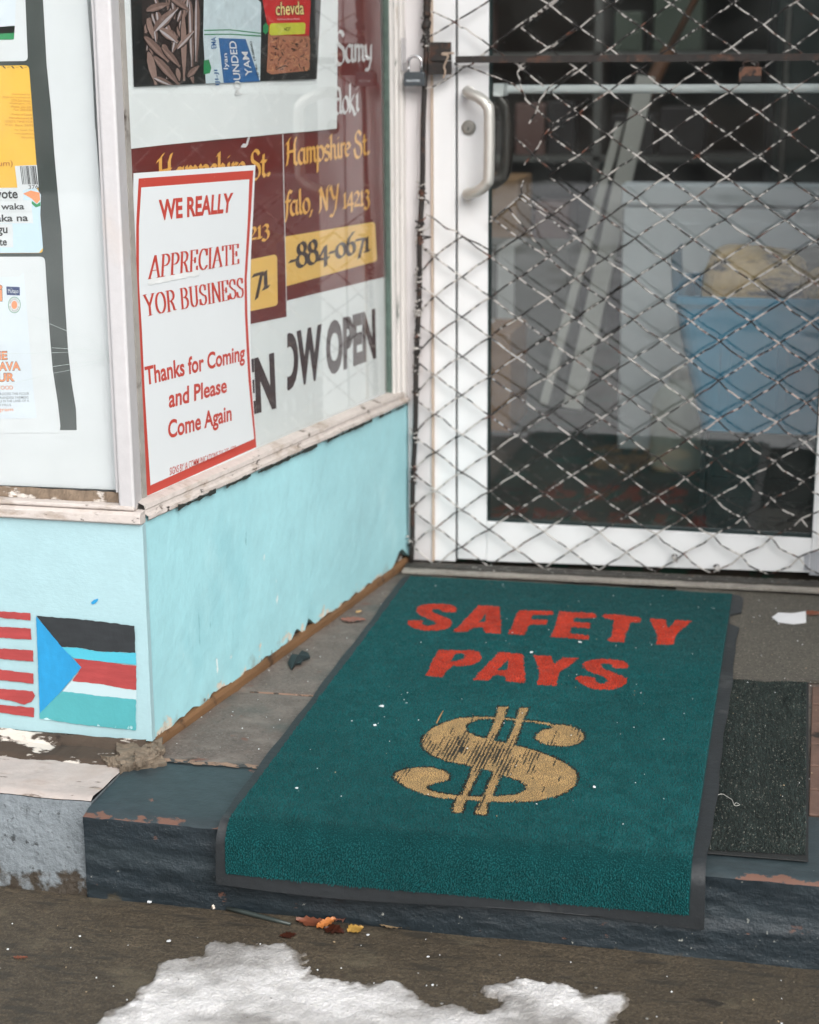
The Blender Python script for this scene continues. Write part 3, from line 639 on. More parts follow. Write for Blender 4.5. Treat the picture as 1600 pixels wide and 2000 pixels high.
structure(obj('brick_floor', bk, brick_floor, bevel=.002))
# sill strip in front of the door
th = MB()
rr = np.linspace(.175, 1.30, 120)
prof = [(1.140, -.004), (1.140, .0015), (1.124, .0025), (1.1235, .0075), (1.127, .009), (1.146, .0095), (1.1475, .006), (1.21, .006)]
P = np.array([[(x, y, z+.012*(x-.25)) for x in rr] for y, z in prof]); P[..., 2] += fbm(P, 60, 3)*.003
th.grid(P); structure(obj('door_sill', th, M('worn_grey_sill', lin(150, 144, 136), .6, var=((20, .2), (120, .2)), metallic=.2, layers=[(lin(84, 78, 70), 16, .58, .70, 8)], bumps=[(80, .5, None, .003)])))

tr = MB(); P = np.array([[(x, y, z+.012*(x-.25)) for x in rr] for y, z in ((1.148, .004), (1.1485, .0125), (1.153, .0135), (1.158, .0125), (1.166, .0125), (1.182, .0135), (1.1825, .004))]); P[..., 2] += fbm(P, 90, 3)*.003
tr.grid(P); structure(obj('gate_track', tr, M('gritty_dark_track', lin(66, 64, 60), .65, metallic=.3, var=((30, .3), (160, .4)), layers=[(lin(196, 192, 186), 95, .64, .68, 4), (lin(110, 76, 54), 30, .64, .7, 6)], bumps=[(120, .7, None, .003)])))

# ================================================================== the door
door = thing('glass_door', 'white aluminium framed glass door behind the wire security gate', 'door', (.72, D, .03))
dz = lambda x: .016+.0235*(x-.28)          # the door hangs a little askew
fm = MB(); DB = D+.045
fm.box((.2880, D, .020), (.3565, DB, 2.15)); fm.box((1.0865, D, .036), (1.155, DB, 2.15))
fm.box((.3565, D, 2.08), (1.0865, DB, 2.15))
fm.hexa([(.3570, D-.001, dz(.357)), (1.0860, D-.001, dz(1.086)), (1.0860, DB, dz(1.086)), (.3570, DB, dz(.357))], [(.3570, D-.001, .1130), (1.0860, D-.001, .1135), (1.0860, DB, .1135), (.3570, DB, .1130)])
obj('door_frame', fm, alu_white, door, bevel=.0018)
gk = MB(); gk.box((.3566, D+.004, .114), (.3596, D+.03, 2.08)); gk.box((1.0834, D+.004, .114), (1.0864, D+.03, 2.08)); gk.box((.3596, D+.004, .1138), (1.0834, D+.03, .1166))
obj('gasket', gk, dark_gap, door)
gl = MB(); gl.box((.3596, D+.016, .1168), (1.0834, D+.022, 2.08)); obj('door_pane', gl, glass_door, door)
ds_ = MB(); ds_.box((1.072, D-.003, .040), (1.0835, D-.0012, .078)); ds_.box((1.0845, D-.0022, .030), (1.120, D-.0012, .085)); obj('door_sticker', ds_, [M('grey_sticker', lin(170, 172, 178), .5)], door)
# pull handle: stands off the stile and swings over the glass
hp = []
a, b = np.array([.3125, D, 1.0735]), np.array([.3130, D, .8560])
kn = [a, a+[.002, -.022, 0], a+[.010, -.036, -.003], a+[.034, -.050, -.012], a+[.050, -.056, -.026], a+[.0565, -.058, -.048]]
kn2 = [b+[.0555, -.058, .048], b+[.050, -.056, .026], b+[.034, -.050, .012], b+[.010, -.036, .003], b+[.002, -.022, 0], b]
def crom(K, n=8):
    K = [np.asarray(k, float) for k in K]; o = []
    for i in range(len(K)-1):
        p0, p1, p2, p3 = K[max(i-1, 0)], K[i], K[i+1], K[min(i+2, len(K)-1)]
        for t in np.linspace(0, 1, n, endpoint=False): o.append(.5*((2*p1)+(-p0+p2)*t+(2*p0-5*p1+4*p2-p3)*t*t+(-p0+3*p1-3*p2+p3)*t**3))
    return o+[K[-1]]
hm = MB(); hm.tube(crom(kn+kn2), .0122, 18)
for p in (a, b): hm.disc(p-[0, .0005, 0], (0, -1, 0), .0135, .012, .004, 20)
obj('pull_handle', hm, handle_m, door, smooth=True)
ih = MB(); yi = D+.070; ih.tube(crom([front(950, 188, D+.024), front(966, 190, yi-.01), front(984, 204, yi), front(990, 235, yi), front(990, 305, yi), front(984, 340, yi), front(966, 356, yi-.01), front(950, 358, D+.024)], 8), .0135, 14)
obj('inner_handle', ih, M('dark_bronze', lin(52, 46, 42), .45, metallic=.4), door, smooth=True)
lk = MB(); c = np.array([.3135, D, .9985]); lk.disc(c, (0, -1, 0), .0155, .0135, .006, 28, 0); lk.disc(c-[0, .006, 0], (0, -1, 0), .0115, .0105, .0025, 24, 0)
lk.box(c+[-.0012, -.0092, -.006], c+[.0012, -.0083, .001], 1)
obj('lock_cylinder', lk, [steel_dull, strip_ink], door, smooth=False)
pb = MB(); pb.tube([(.37, D+.085, 1.0775), (1.075, D+.085, 1.0775)], .0095, 14); pb.box((.362, D+.023, 1.064), (.385, D+.080, 1.091)); pb.box((1.06, D+.023, 1.064), (1.082, D+.080, 1.091))
obj('push_bar', pb, M('push_bar_white', lin(238, 240, 240), .3), door, smooth=False, bevel=.001)

# ================================================================== the folding security gate
GY = D-.022
gate = thing('security_gate', 'rusty diamond wire security gate with flaking white paint across the door', 'gate', (.19, GY, .016))
def gpx(u, v, y=GY): return front(u, v, y)
PX, PZ, X0, Z0 = .1262, .0882, .4932-.1262*8, .0150
hole = [(780, -80), (945, -80), (1010, 20), (1062, 110), (1092, 160), (1095, 215), (1070, 262), (1052, 310), (1045, 352), (1062, 385), (1015, 420), (965, 440), (905, 445), (780, 445)]
hole3 = [gpx(*p)[[0, 2]] for p in hole]
rodx = lambda z: .1830+(.2270-.1830)*(z-.011)/1.254
wires = []
XR = 1.235; ZTOP = 1.85
lowz = lambda x: Z0+.030*(x-.49)
for fam in (1, -1):
    for i in range(-30, 34):
        # wire passes the bottom row at X0 + i*PX climbing fam
        x = X0+i*PX; k = 0; pts = []
        while k*PZ/2 < ZTOP:
            xx = x+fam*k*PX/2; pts.append((xx, Z0+k*PZ/2, k)); k += 1
        cur = []
        for (xa, za, ka), (xb, zb, kb) in zip(pts, pts[1:]):
            mx, mz = (xa+xb)/2, (za+zb)/2
            ok = rodx(mz)-.004 < mx < XR and not inpoly(np.array([[mx, mz]]), hole3)[0]
            if ok:
                if not cur: cur = [(xa, za, ka)]
                cur.append((xb, zb, kb))
            else:
                if len(cur) > 1: wires.append((fam, cur))
                cur = []
        if len(cur) > 1: wires.append((fam, cur))
wm = MB(); ends = []
def jit(x, z): return (vnoise(np.array([x, z, .3]), 22)-.5)*.0042, (vnoise(np.array([x, z, 7.7]), 22)-.5)*.0042
for wi, (fam, w_) in enumerate(wires):
    p = []
    for j, (x, z, k) in enumerate(w_):
        jx, jz = jit(x, z); x += jx; z += jz+.030*(x-.49)*max(0, 1-z*1.2)
        rx = rodx(z)
        over = -.0021*fam*(1 if k % 2 == 0 else -1)
        if x < rx: x = rx-.002; over = -.006
        p.append(np.array([x, GY+over, z]))
        if j in (0, len(w_)-1) and abs(x-rx) < .02: ends.append((rx, z))
        if j < len(w_)-1:
            x2, z2, _ = w_[j+1]
            for t in (.3, .5, .7):
                xx, zz = x+(x2-x)*t, z+(z2-z)*t
                p.append(np.array([xx+random.gauss(0, .0004), GY+random.gauss(0, .0004), zz+random.gauss(0, .0006)+(.0022 if fam > 0 else -.0014)*math.sin(math.pi*t)]))
    wm.tube(p, .00185, 6)
zc = lambda L: [(750+x/4, y/4) for x, y in L]
loose = [
 [(352, 90), (400, 98), (450, 122), (550, 170), (600, 212), (640, 222), (700, 268), (760, 305), (820, 352), (880, 395), (930, 432), (990, 470), (1050, 505), (1110, 560), (1180, 620), (1250, 672)],
 [(850, -20), (800, 20), (680, 95), (560, 165), (480, 215), (400, 262), (340, 290), (300, 305), (285, 335)],
 [(1345, -5), (1280, 40), (1160, 128), (1060, 192), (980, 255), (900, 312), (830, 380), (750, 442), (690, 500), (620, 530), (560, 575), (470, 630), (400, 668), (345, 690), (320, 680), (330, 660)],
 [(550, 492), (590, 520), (650, 518), (740, 552), (820, 582), (910, 615), (1000, 652), (1060, 705), (1100, 745), (1110, 780), (1200, 860), (1330, 975)],
 [(1040, 492), (1062, 530), (1045, 570), (1062, 620), (1070, 680), (1090, 730), (1112, 785)],
 [(1500, 212), (1390, 298), (1280, 372), (1190, 430), (1110, 482), (1060, 520), (1080, 545), (1130, 500)],
 [(1505, 528), (1390, 610), (1292, 682), (1250, 740), (1215, 790), (1190, 870), (1160, 920), (1133, 966)],
 [(1600, 775), (1500, 840), (1400, 915), (1335, 965), (1280, 1020), (1240, 1080), (1190, 1170), (1140, 1230), (1093, 1288)],
 [(1015, 1072), (1080, 1125), (1150, 1192), (1230, 1265), (1300, 1322)],
 [(1080, 1512), (1000, 1590), (940, 1640), (880, 1690), (820, 1742)],
 [(1092, 1410), (1072, 1470), (1085, 1515), (1150, 1565), (1240, 1632), (1360, 1710), (1500, 1808)],
 [(962, 1622), (985, 1635), (1015, 1685), (1060, 1735), (1105, 1785), (1150, 1820), (1165, 1870), (1215, 1905), (1242, 1950), (1290, 1985)],
 [(290, 1560), (330, 1562), (350, 1585), (320, 1600)],
 [(330, 1672), (380, 1700), (440, 1745), (490, 1785), (560, 1805), (640, 1862), (740, 1905), (830, 1960)],
 [(355, 1740), (350, 1780), (285, 1810), (280, 1840), (370, 1852), (300, 1870), (300, 1925), (360, 1960), (420, 1995)],
]
for L in loose:
    px = zc(L); n = len(px)
    pts = crom([gpx(u, v, GY-.004+.003*math.sin(i*1.3)) for i, (u, v) in enumerate(px)], 4)
    wm.tube(pts, .00185, 6)
# small twists of wire along the bottom
for u, v in ((1400, 1108), (1318, 1088)):
    c = gpx(u, v); wm.tube([c+np.array([.006*math.cos(t*2.2), .004*math.sin(t*3), .006*math.sin(t*1.7)-.001*t]) for t in np.linspace(0, 6, 24)], .0016, 5)
obj('wire_mesh', wm, wire_m, gate, smooth=True)
rm = MB()
rp_ = [np.array([rodx(z)+.0012*math.sin(z*23), GY-.004+.001*math.sin(z*31), z]) for z in np.linspace(.006, 1.9, 60)]
rm.tube(rp_, .0058, 10)
obj('end_rod', rm, iron, gate, smooth=True)
zs_ = sorted([z for _, z in ends]+[.86, .845, .79, .775, .74, .66, .64, .60, .585, .545, .53, .47, .455, .30, .20, 1.16, 1.17, 1.19, 1.205, 1.215])
for z in zs_:
    tw = MB(); a0 = random.uniform(0, 6); tn = random.choice([1.1, 1.6, 2.2]); r = .0074; tlt = random.uniform(-.5, .5)
    tw.tube([np.array([rodx(z)+r*math.cos(a), GY-.004+r*math.sin(a), z+.0016*(a-a0)+tlt*.006*math.cos(a)]) for a in np.linspace(a0, a0+tn*6.28, int(14*tn))]+[np.array([rodx(z)+.012*math.cos(a0+tn*6.28), GY-.006, z+.0016*tn*6.28+random.uniform(-.006, .006)])], .0017, 5)
    obj('wire_tie', tw, wire_m, gate, smooth=True)
cb = MB(); z_ = 1.1415
for i in range(24):
    xa, xb = .290+i*.0395, .290+(i+1)*.0395
    cb.box((xa, GY-.011, z_-.0072+.0002*math.sin(i)), (xb, GY-.004, z_+.0072+.0002*math.sin(i)))
obj('cross_bar', cb, iron, gate)
lb = MB()
def pxbox(u0, v0, u1, v1, y0, y1, mi=0):
    a, b, c, d = [front(u, v, y0) for u, v in ((u0, v1), (u1, v1), (u1, v0), (u0, v0))]
    lb.prism([a, b, c, d], YA*(y1-y0), mi)
pxbox(839, 82, 880, 118, GY-.016, GY-.004); pxbox(836, 119, 881, 146, GY-.014, GY-.003); pxbox(842, 106, 872, 119, GY-.019, GY-.016)
obj('latch_box', lb, iron, gate, bevel=.0012)
hk = MB(); hk.tube(crom([front(u, v, GY-.020) for u, v in zc([(548, 415), (470, 415), (455, 425), (500, 432), (490, 470), (470, 520), (480, 560), (462, 612)])], 5), .0022, 6)
o = obj('wire_hook', hk, M('bare_copper_wire', lin(186, 166, 148), .4, metallic=.4), gate, smooth=True)
cl = MB(); z_ = front(835, 45, GY)[2]
cl.tube([np.array([rodx(z)+.001*math.sin(z*300), GY-.004, z]) for z in np.linspace(z_-.012, z_+.005, 6)], [.009, .0105, .0105, .0095, .010, .008], 10)
cl.tube([np.array([rodx(z), GY-.004, z]) for z in np.linspace(z_+.012, z_+.075, 10)], [.0085, .0095, .008, .009, .0085, .0095, .008, .0095, .0085, .008], 8)
obj('rod_collar', cl, iron, gate, smooth=True)

def padlock(label, u0, v0, u1, v1, y, body_m, sh_m, tilt=0., sh=True, hgt=33):
    a, b = front(u0, v1, y), front(u1, v1, y); t = front(u0, v0, y)
    base = (a+b)/2; wv = b-a; W_ = np.linalg.norm(wv); ex = wv/W_; ez = np.cross(ex, YA); H_ = abs((t-a)@ez); T_ = .017
    th = thing('padlock', label, 'padlock', base)
    m = MB(); q = [base+ex*x+ez*z-YA*T_/2 for x, z in ((-W_/2, .002), (-W_/2+.002, 0), (W_/2-.002, 0), (W_/2, .002), (W_/2, H_-.004), (W_/2-.004, H_), (-W_/2+.004, H_), (-W_/2, H_-.004))]
    m.prism(q[::-1], YA*T_); obj('lock_body', m, body_m, th, bevel=.0015)
    m = MB(); r = W_*.32; hh = hgt/900
    m.tube([base+ex*r*x+ez*(H_-.004+z) for x, z in [(-1, 0), (-1, hh*.65)]]+[base+ex*r*math.cos(t_)+ez*(H_-.004+hh*.65+hh*.35*math.sin(t_)) for t_ in np.linspace(math.pi, 0, 12)]+[base+ex*r+ez*(H_-.004)], .0036 if sh else .003, 10)
    obj('shackle', m, sh_m, th, smooth=True)
    if sh:
        m = MB(); V, Fs = letters('MASTER', .012)
        for k, s_ in ((0, 1),):
            P = [base+ex*(-W_*.36+x*W_*.66)+ez*(H_*.30+z*H_*.16)-YA*(T_/2+.0004) for x, z in V]; m.add(P, Fs)
        obj('stamp', m, bpy.data.materials['pale_bag_print'], th)
padlock('dark grey padlock with bright shackle hooked on the gate post beside the door handle', 790, 140, 831, 168, GY-.020, lock_dark, chrome)
padlock('small rusty brass padlock hanging from the gate cross bar', 1443, 130, 1487, 161, GY-.022, lock_rust, iron, sh=False, hgt=14)

# ================================================================== posters in the windows
ps = lambda u, v, o: side(u, v, o)
z2 = lambda L: [(200+x/2.6667, y/2.6667) for x, y in L]
z4 = lambda L: [(240+x/2.8574, 300+y/2.8574) for x, y in L]
# right-hand maroon banner
D3 = -.0300
b3 = MB()
patch(b3, 0, [(556, 604), (562, 587), (753, 540.5), (757, 640), (763, 765), (560, 868)], ps, D3)
patch(b3, 1, [(545, -60), (742, -60), (746, 200), (753, 540), (558, 587.6)], ps, D3)
patch(b3, 2, [(556, 462), (727, 433.5), (731, 435), (733, 440), (736.5, 504), (736, 508), (733, 510.5), (556, 560)], ps, D3+.0004)
write(b3, 'Samy', 4, (652, 146), (727, 139), (652, 54), (727, 46), ps, D3+.0004) if False else None
IT = dict(nib=.13, ang=38, thin=.035)
write_pen(b3, ['Sc', 'a', 'm', 'y'], 4, (652, 146), (727, 139), (652, 56), (727, 64), ps, D3+.0004, WN, **IT)
write_pen(b3, ['d', 'o', 'k', 'i'], 4, (652, 232), (702, 226), (652, 168), (702, 157), ps, D3+.0004, WN, **IT)
write_pen(b3, ['H', 'a', 'm', 'p', 's', 'h', 'i', 'r', 'e', ' ', 'Sc', 't', '.'], 3, (556, 348), (723, 322), (556, 268), (722, 250), ps, D3+.0004, WN, **IT)
write_pen(b3, ['f', 'a', 'l', 'o', ',', ' ', 'Nc', 'Yc', ' ', '1', '4', '2', '1', '3'], 3, (552, 440), (723, 414), (552, 369), (722, 350), ps, D3+.0004, WN, **IT)
write_pen(b3, ['-', '8', '8', '4', '-', '0', '6', '7', '1'], 5, (563, 540), (725, 500), (562, 476), (724, 445), ps, D3+.0008, WN, nib=.125, ang=30, thin=.05)
write(b3, 'NOW OPEN', 5, (512, 782), (735, 700.6), (512, 665), (733, 601), ps, D3+.0004, bold=.05)
o = obj('maroon_banner', b3, [paper_cool, maroon, yellow_box, gold_ink, white_ink, dark_ink]); tag(o, 'maroon and white shop banner nearest the door, reading OPEN below an amber number box', 'banner', 'matching maroon banners in the side window')
# left-hand maroon banner
D2 = -.0275
b2 = MB()
patch(b2, 0, [(244, 690), (400, 652), (561, 618.5), (561, 868), (420, 925), (292, 985)], ps, D2)
patch(b2, 1, [(243, 250), (400, 240), (552, 235), (553.5, 262), (556, 400), (561, 618), (400, 651), (255, 684)], ps, D2)
patch(b2, 6, [(551.5, 262), (553.5, 262), (556, 400), (561, 618), (559.6, 618.4), (554.6, 400)], ps, D2+.0003)
patch(b2, 2, [(330, 540), (536, 497), (540, 499), (541.5, 503), (542.5, 591), (541, 595), (537, 597.5), (330, 642)], ps, D2+.0004)
write_pen(b2, ['H', 'a', 'm', 'p', 's', 'h', 'i', 'r', 'e', ' ', 'Sc', 't', '.'], 3, (304, 398), (529, 366), (304, 298), (529, 288), ps, D2+.0004, WN, **IT)
write_pen(b2, ['Nc', 'Yc', ' ', '1', '4', '2', '1', '3'], 3, (395, 505), (527, 473), (395, 448), (527, 419), ps, D2+.0004, WN, **IT)
write_pen(b2, ['7', '1'], 5, (491, 590), (529, 572), (491, 535), (527, 525), ps, D2+.0008, WN, nib=.125, ang=30, thin=.05)
write_pen(b2, ['y'], 4, (470, 290), (491, 286), (470, 230), (491, 228), ps, D2+.0004, WN, **IT)
write(b2, 'OPEN', 5, (391, 838), (540, 799), (387, 731), (535.5, 687), ps, D2+.0004, bold=.05)
o = obj('maroon_banner', b2, [paper_cool, maroon, yellow_box, gold_ink, white_ink, dark_ink, white_ink]); tag(o, 'torn edged maroon and white banner half hidden behind the red bordered sign', 'banner', 'matching maroon banners in the side window')
# photo poster hung over both
D1 = -.0255
b1 = MB()
R_ = 14
edge_b = [(242, 292), (320, 283), (425, 272.5), (500, 266), (554, 260.5), (610, 256), (658, 251)]
n_ = len(edge_b)
rows = []
for t in np.linspace(0, 1, 10):                      # hangs a little away from the others, with a soft roll
    rows.append([side(u+(1-t)*(-12 if i == 0 else 3 if i == n_-1 else -3), v-(1-t)*(v+70), D1+.004*math.sin(i*1.1)*t*0+.0015*math.sin(i*2.+t*3)) for i, (u, v) in enumerate(edge_b)])
b1.grid(np.array(rows)[::-1], 0)
OF = D1+.0030
blk = [(254, -60), (632, -60), (627, 0), (619, 154), (440, 161), (262, 169.5), (256, 0)]
patch(b1, 1, blk, ps, OF)
# dried fish in a bag
FS = [lin(120, 98, 90), lin(150, 128, 118), lin(96, 76, 70), lin(170, 156, 150)]
patch(b1, 2, [(275, -60), (393, -60), (392, 60), (388, 120), (352, 165.5), (296, 167), (284, 110), (278, 40)], ps, OF+.0003)
fs_px = [((285, 20), (330, 6), 12), ((300, 60), (345, 15), 16), ((312, 55), (348, 82), 13), ((282, 70), (330, 120), 12), ((300, 108), (350, 165), 12), ((358, 24), (360, 158), 9), ((372, 0), (376, 130), 10),
         ((385, -10), (384, 120), 9), ((290, 100), (305, 165), 12), ((316, 90), (352, 130), 10), ((330, -10), (370, 20), 11), ((345, 95), (378, 60), 9), ((300, 150), (340, 168), 9), ((366, 150), (388, 128), 9), ((288, 35), (300, 75), 9)]
rs = random.Random(9)
fs_px = [((x_, y_), (x_+14*math.cos(a_), y_+26*math.sin(a_)), rs.uniform(8, 13)) for x_, y_, a_ in [(rs.uniform(284, 372), rs.uniform(-10, 140), rs.uniform(.9, 2.3)) for _ in range(34)]]+[(a_, b_, w_*1.25) for a_, b_, w_ in fs_px]
for i, ((xa, ya), (xb, yb), wd) in enumerate(fs_px):
    L = math.hypot(xb-xa, yb-ya); dx, dy = (xb-xa)/L, (yb-ya)/L
    def fish(sc, sh): return [(xa+dx*t*L-dy*(wd*.5*sc*f+sh), min(166, ya+dy*t*L+dx*(wd*.5*sc*f+sh))) for t, f in [(0, .05), (.08, .5), (.25, .9), (.5, 1), (.75, .7), (.92, .25), (1, .3)]]+[(xa+dx*t*L-dy*(-wd*.5*sc*f+sh), min(166, ya+dy*t*L+dx*(-wd*.5*sc*f+sh))) for t, f in [(1, .3), (.92, .25), (.75, .7), (.5, 1), (.25, .9), (.08, .5)]]
    patch(b1, 3, fish(1.15, 1.2), ps, OF+.0005+i*.00002); patch(b1, 4 if i % 3 else 5, fish(1, 0), ps, OF+.000507+i*.00002); patch(b1, 6 if i % 5 < 2 else 5, fish(.3, wd*.16), ps, OF+.000514+i*.00002)
# bag of pounded yam
patch(b1, 7, [(399, -40), (405, -2), (503, -2), (510, 5), (510, 70), (508, 159), (402, 163), (397, 70), (398, 6)], ps, OF+.0003)
patch(b1, 8, [(399, 58), (450, 57), (510, 64), (510, 66), (450, 59), (399, 60)], ps, OF+.0006); patch(b1, 8, [(399, 66), (450, 65.5), (510, 69), (510, 71.5), (450, 67.5), (399, 68)], ps, OF+.0006)
patch(b1, 9, [(427, 74), (480, 76), (508, 159), (437, 162)], ps, OF+.0005)
patch(b1, 8, [(398, 118), (408, 116), (413, 132), (410, 143), (398, 145)], ps, OF+.0005)
for s_, bl, br, tl, tr, mi in (('Iyan', (448, 135), (446, 104), (437, 135), (436, 104), 10), ('POUNDED', (474, 185), (461, 80), (460, 185), (447, 80), 10), ('YAM', (494, 147), (484, 101), (480, 148), (472, 101), 10),
                           ('EMA', (423, 94), (422, 72), (413, 95), (412, 73), 9), ('IJI-JI', (431, 166), (427, 136), (421, 166), (418, 136), 9), ('10 lbs. (9.0806)', (508, 150), (493, 80), (503, 150), (487, 81), 1)):
    write(b1, s_, mi, bl, br, tl, tr, ps, OF+.0009, bold=.01)
# spicy snack packet
patch(b1, 11, [(516, -40), (605, -40), (607, 4), (604, 71), (526, 68), (513, 0)], ps, OF+.0003)
patch(b1, 12, [(524, 66), (604, 69), (606, 90), (605, 132), (600, 138), (530, 145), (521, 140), (523, 100)], ps, OF+.0003)
patch(b1, 13, [(530, 45.5), (594, 43.5), (597, 47), (596, 66), (530, 69), (526, 65), (527, 49)], ps, OF+.0006)
rs = random.Random(3)
for i in range(130):
    x = rs.uniform(526, 602); y = rs.uniform(74, 138); a = rs.uniform(0, 3.1); l = rs.uniform(2, 5.5); wv = rs.uniform(.5, 1.)
    patch(b1, rs.choice([14, 15, 14, 15, 1]) if i % 9 else 1, [(x-math.cos(a)*l-math.sin(a)*wv, y-math.sin(a)*l+math.cos(a)*wv), (x+math.cos(a)*l-math.sin(a)*wv, y+math.sin(a)*l+math.cos(a)*wv), (x+math.cos(a)*l+math.sin(a)*wv, y+math.sin(a)*l-math.cos(a)*wv), (x-math.cos(a)*l+math.sin(a)*wv, y-math.sin(a)*l-math.cos(a)*wv)], ps, OF+.0006+i*4e-6)
write(b1, 'chevda', 1, (538, 31), (595, 29), (538, 3), (594, 1), ps, OF+.0006, bold=.05)
write(b1, 'chevda', 16, (539, 30), (594, 28), (539, 4), (593, 2), ps, OF+.0009, bold=.01)
write(b1, 'Delicious Savory Snack', 10, (542, 40), (586, 38.5), (542, 36), (586, 34.5), ps, OF+.0006)
write(b1, 'HOT', 1, (555, 61), (568, 60.5), (555, 53), (568, 52.5), ps, OF+.0009)
patch(b1, 8, [(514, 50), (519, 44), (525, 50), (525, 60), (519, 67), (514, 62)], ps, OF+.0007)
pk = lambda nm, c: M(nm, lin(*c), .45, var=((40, .12),))
photo_m = [paper_cool, M('black_photo_print', lin(14, 17, 17), .4), pk('photo_bag_shadow', (46, 36, 34)), pk('photo_outline', (30, 24, 24)), pk('photo_fish_brown', (122, 98, 90)), pk('photo_fish_tan', (146, 120, 110)), pk('photo_fish_sheen', (182, 176, 178)),
           pk('photo_pale_bag', (206, 222, 228)), green_ink, pk('photo_blue_label', (50, 104, 160)), white_ink, pk('photo_red_packet', (206, 36, 38)), pk('photo_snack_tan', (176, 116, 88)), pk('photo_lime_label', (206, 208, 66)), pk('photo_snack_light', (206, 146, 104)), pk('photo_snack_dark', (140, 78, 60)), pk('photo_cream_word', (246, 226, 150))]
o = obj('photo_poster', b1, photo_m); tag(o, 'white poster with pictures of dried fish, a yam flour bag and a red snack packet', 'poster')
# the red bordered sign taped to the outside of the pane
D4 = -.0185
b4 = MB()
TLp = [(262, 338), (261, 400), (262, 440), (266, 580), (272, 700), (275, 755), (281, 870), (287, 975)]
TRp = [(499, 322), (494.5, 420), (491, 480), (489, 545), (489, 600), (490.5, 700), (496, 800), (502, 876)]
def lerp_edge(E, t):
    E = np.array(E, float); y = E[0, 1]+(E[-1, 1]-E[0, 1])*t; return np.array([np.interp(y, E[:, 1], E[:, 0]), y])
def band(mb, mi, l0, r0, off, n=24, m=10, th=False):
    rows = []
    for t in np.linspace(0, 1, n):
        a, b = lerp_edge(l0, t), lerp_edge(r0, t); rows.append([side(*(a+(b-a)*k), off) for k in np.linspace(0, 1, m)])
    mb.grid(np.array(rows)[::-1], mi); return np.array(rows)
gp_ = band(b4, 0, TLp, TRp, D4)
Ls = [(271, 348.5), (266, 440), (266.5, 552), (272, 640), (278, 780), (287, 968.5)]
Rs = [(495, 332.5), (490, 420), (482, 545), (483.5, 620), (490, 740), (501, 873)]
band(b4, 1, Ls, Rs, D4+.0004)
Li = [(276, 366), (271.5, 440), (271.5, 552), (277, 640), (283.5, 780), (294, 948)]
Ri = [(487, 350), (484.5, 420), (477.5, 545), (478.5, 620), (485, 740), (496.5, 857)]
band(b4, 2, Li, Ri, D4+.0008)
b4.grid(np.stack([gp_[:, 0], gp_[:, 0]-WN*.0012], 1), 0)
OO = D4+.0012
write(b4, 'WE REALLY', 1, (312.5, 430.5), (452, 415), (310, 390), (456, 376), ps, OO, bold=.034)
write_pen(b4, list('APPRECIATE'), 1, (287, 546), (467.5, 515), (290, 500), (467, 475.5), ps, OO, WN, nib=.145, ang=0, thin=.03)
write_pen(b4, list('YOR')+[' ']+list('BUSINESS'), 1, (281, 619), (476.5, 580.5), (277, 576), (475, 541), ps, OO, WN, nib=.145, ang=0, thin=.03)
write(b4, 'Thanks for Coming', 1, (286, 764), (478.5, 713), (282, 716), (478.5, 672), ps, OO, bold=.024)
write(b4, 'and Please', 1, (330, 797.5), (443.5, 766.5), (330, 761), (443, 737), ps, OO, bold=.024)
write(b4, 'Come Again', 1, (329, 868), (453, 831), (328, 821), (452, 790), ps, OO, bold=.024)
write(b4, 'SIGNS BY IA COMMUNICATIONS 716-335-1529', 1, (331.7, 928.5), (461.5, 882), (331.7, 913.5), (460.5, 869.5), ps, OO, bold=.006)
o = obj('window_sign', b4, [sign_white, red_ink, sign_white]); tag(o, 'white sign with red border and red lettering thanking customers, taped low in the side window', 'sign')
tp = MB(); tpm = M('clear_tape', lin(226, 229, 228), .3, var=((40, .06),))
patch(tp, 0, wob([(289, 548), (320, 541), (352, 534), (372, 533), (380, 526), (392, 529), (388, 537), (352, 545), (330, 549), (290, 556)], 5, 1.4), ps, OO+.0006)
o = obj('tape_strip', tp, tpm); tag(o, 'cloudy strip of old tape across the red bordered sign', 'tape')

# big poster in the front window
pg = lambda u, v, o: front(u, v, .0305-o)
f1 = MB()
z1 = lambda L: [(x/4, y/4) for x, y in L]; z3 = lambda L: [(x/3.637, 450+y/3.637) for x, y in L]
patch(f1, 0, [(-420, -60), (168, -60), (170, 0), (180, 125), (185, 237), (190, 290), (200, 420), (212, 600), (222, 760), (229, 880), (233, 957), (-420, 930)], pg, 0)
strip = [(-420, -60), (82, -60), (84, 0), (91, 125), (100, 215), (106, 300), (116, 412), (120, 450), (125, 560), (133, 684), (140, 747), (148.5, 799), (150, 840), (115.5, 840), (117.7, 832), (112.7, 785), (103, 722), (97.6, 659), (92, 574), (89, 530), (-420, 520)]
patch(f1, 1, strip, pg, .0004)
def rcard(pts, r=9):                                  # round the corners flagged by True
    o = []
    for i, (x, y, k) in enumerate(pts):
        if not k: o.append((x, y)); continue
        a = np.array(pts[i-1][:2], float); b = np.array(pts[(i+1) % len(pts)][:2], float); c = np.array([x, y], float)
        u = (a-c)/np.linalg.norm(a-c); v = (b-c)/np.linalg.norm(b-c)
        for t in np.linspace(0, 1, 6): o.append(tuple((1-t)**2*(c+u*r)+2*t*(1-t)*c+t*t*(c+v*r)))
    return o
patch(f1, 0, rcard([(-420, -60, 0), (47, -60, 0), (54.5, 119, 1), (-420, 124, 0)]), pg, .0008)
patch(f1, 2, rcard([(-420, -60, 0), (30, -60, 0), (31, 0, 0), (28, 66, 0), (-420, 72, 0)]), pg, .0012)
patch(f1, 8, [(-420, 72), (28, 64), (29, 50), (27, 77), (-420, 84)], pg, .0014)
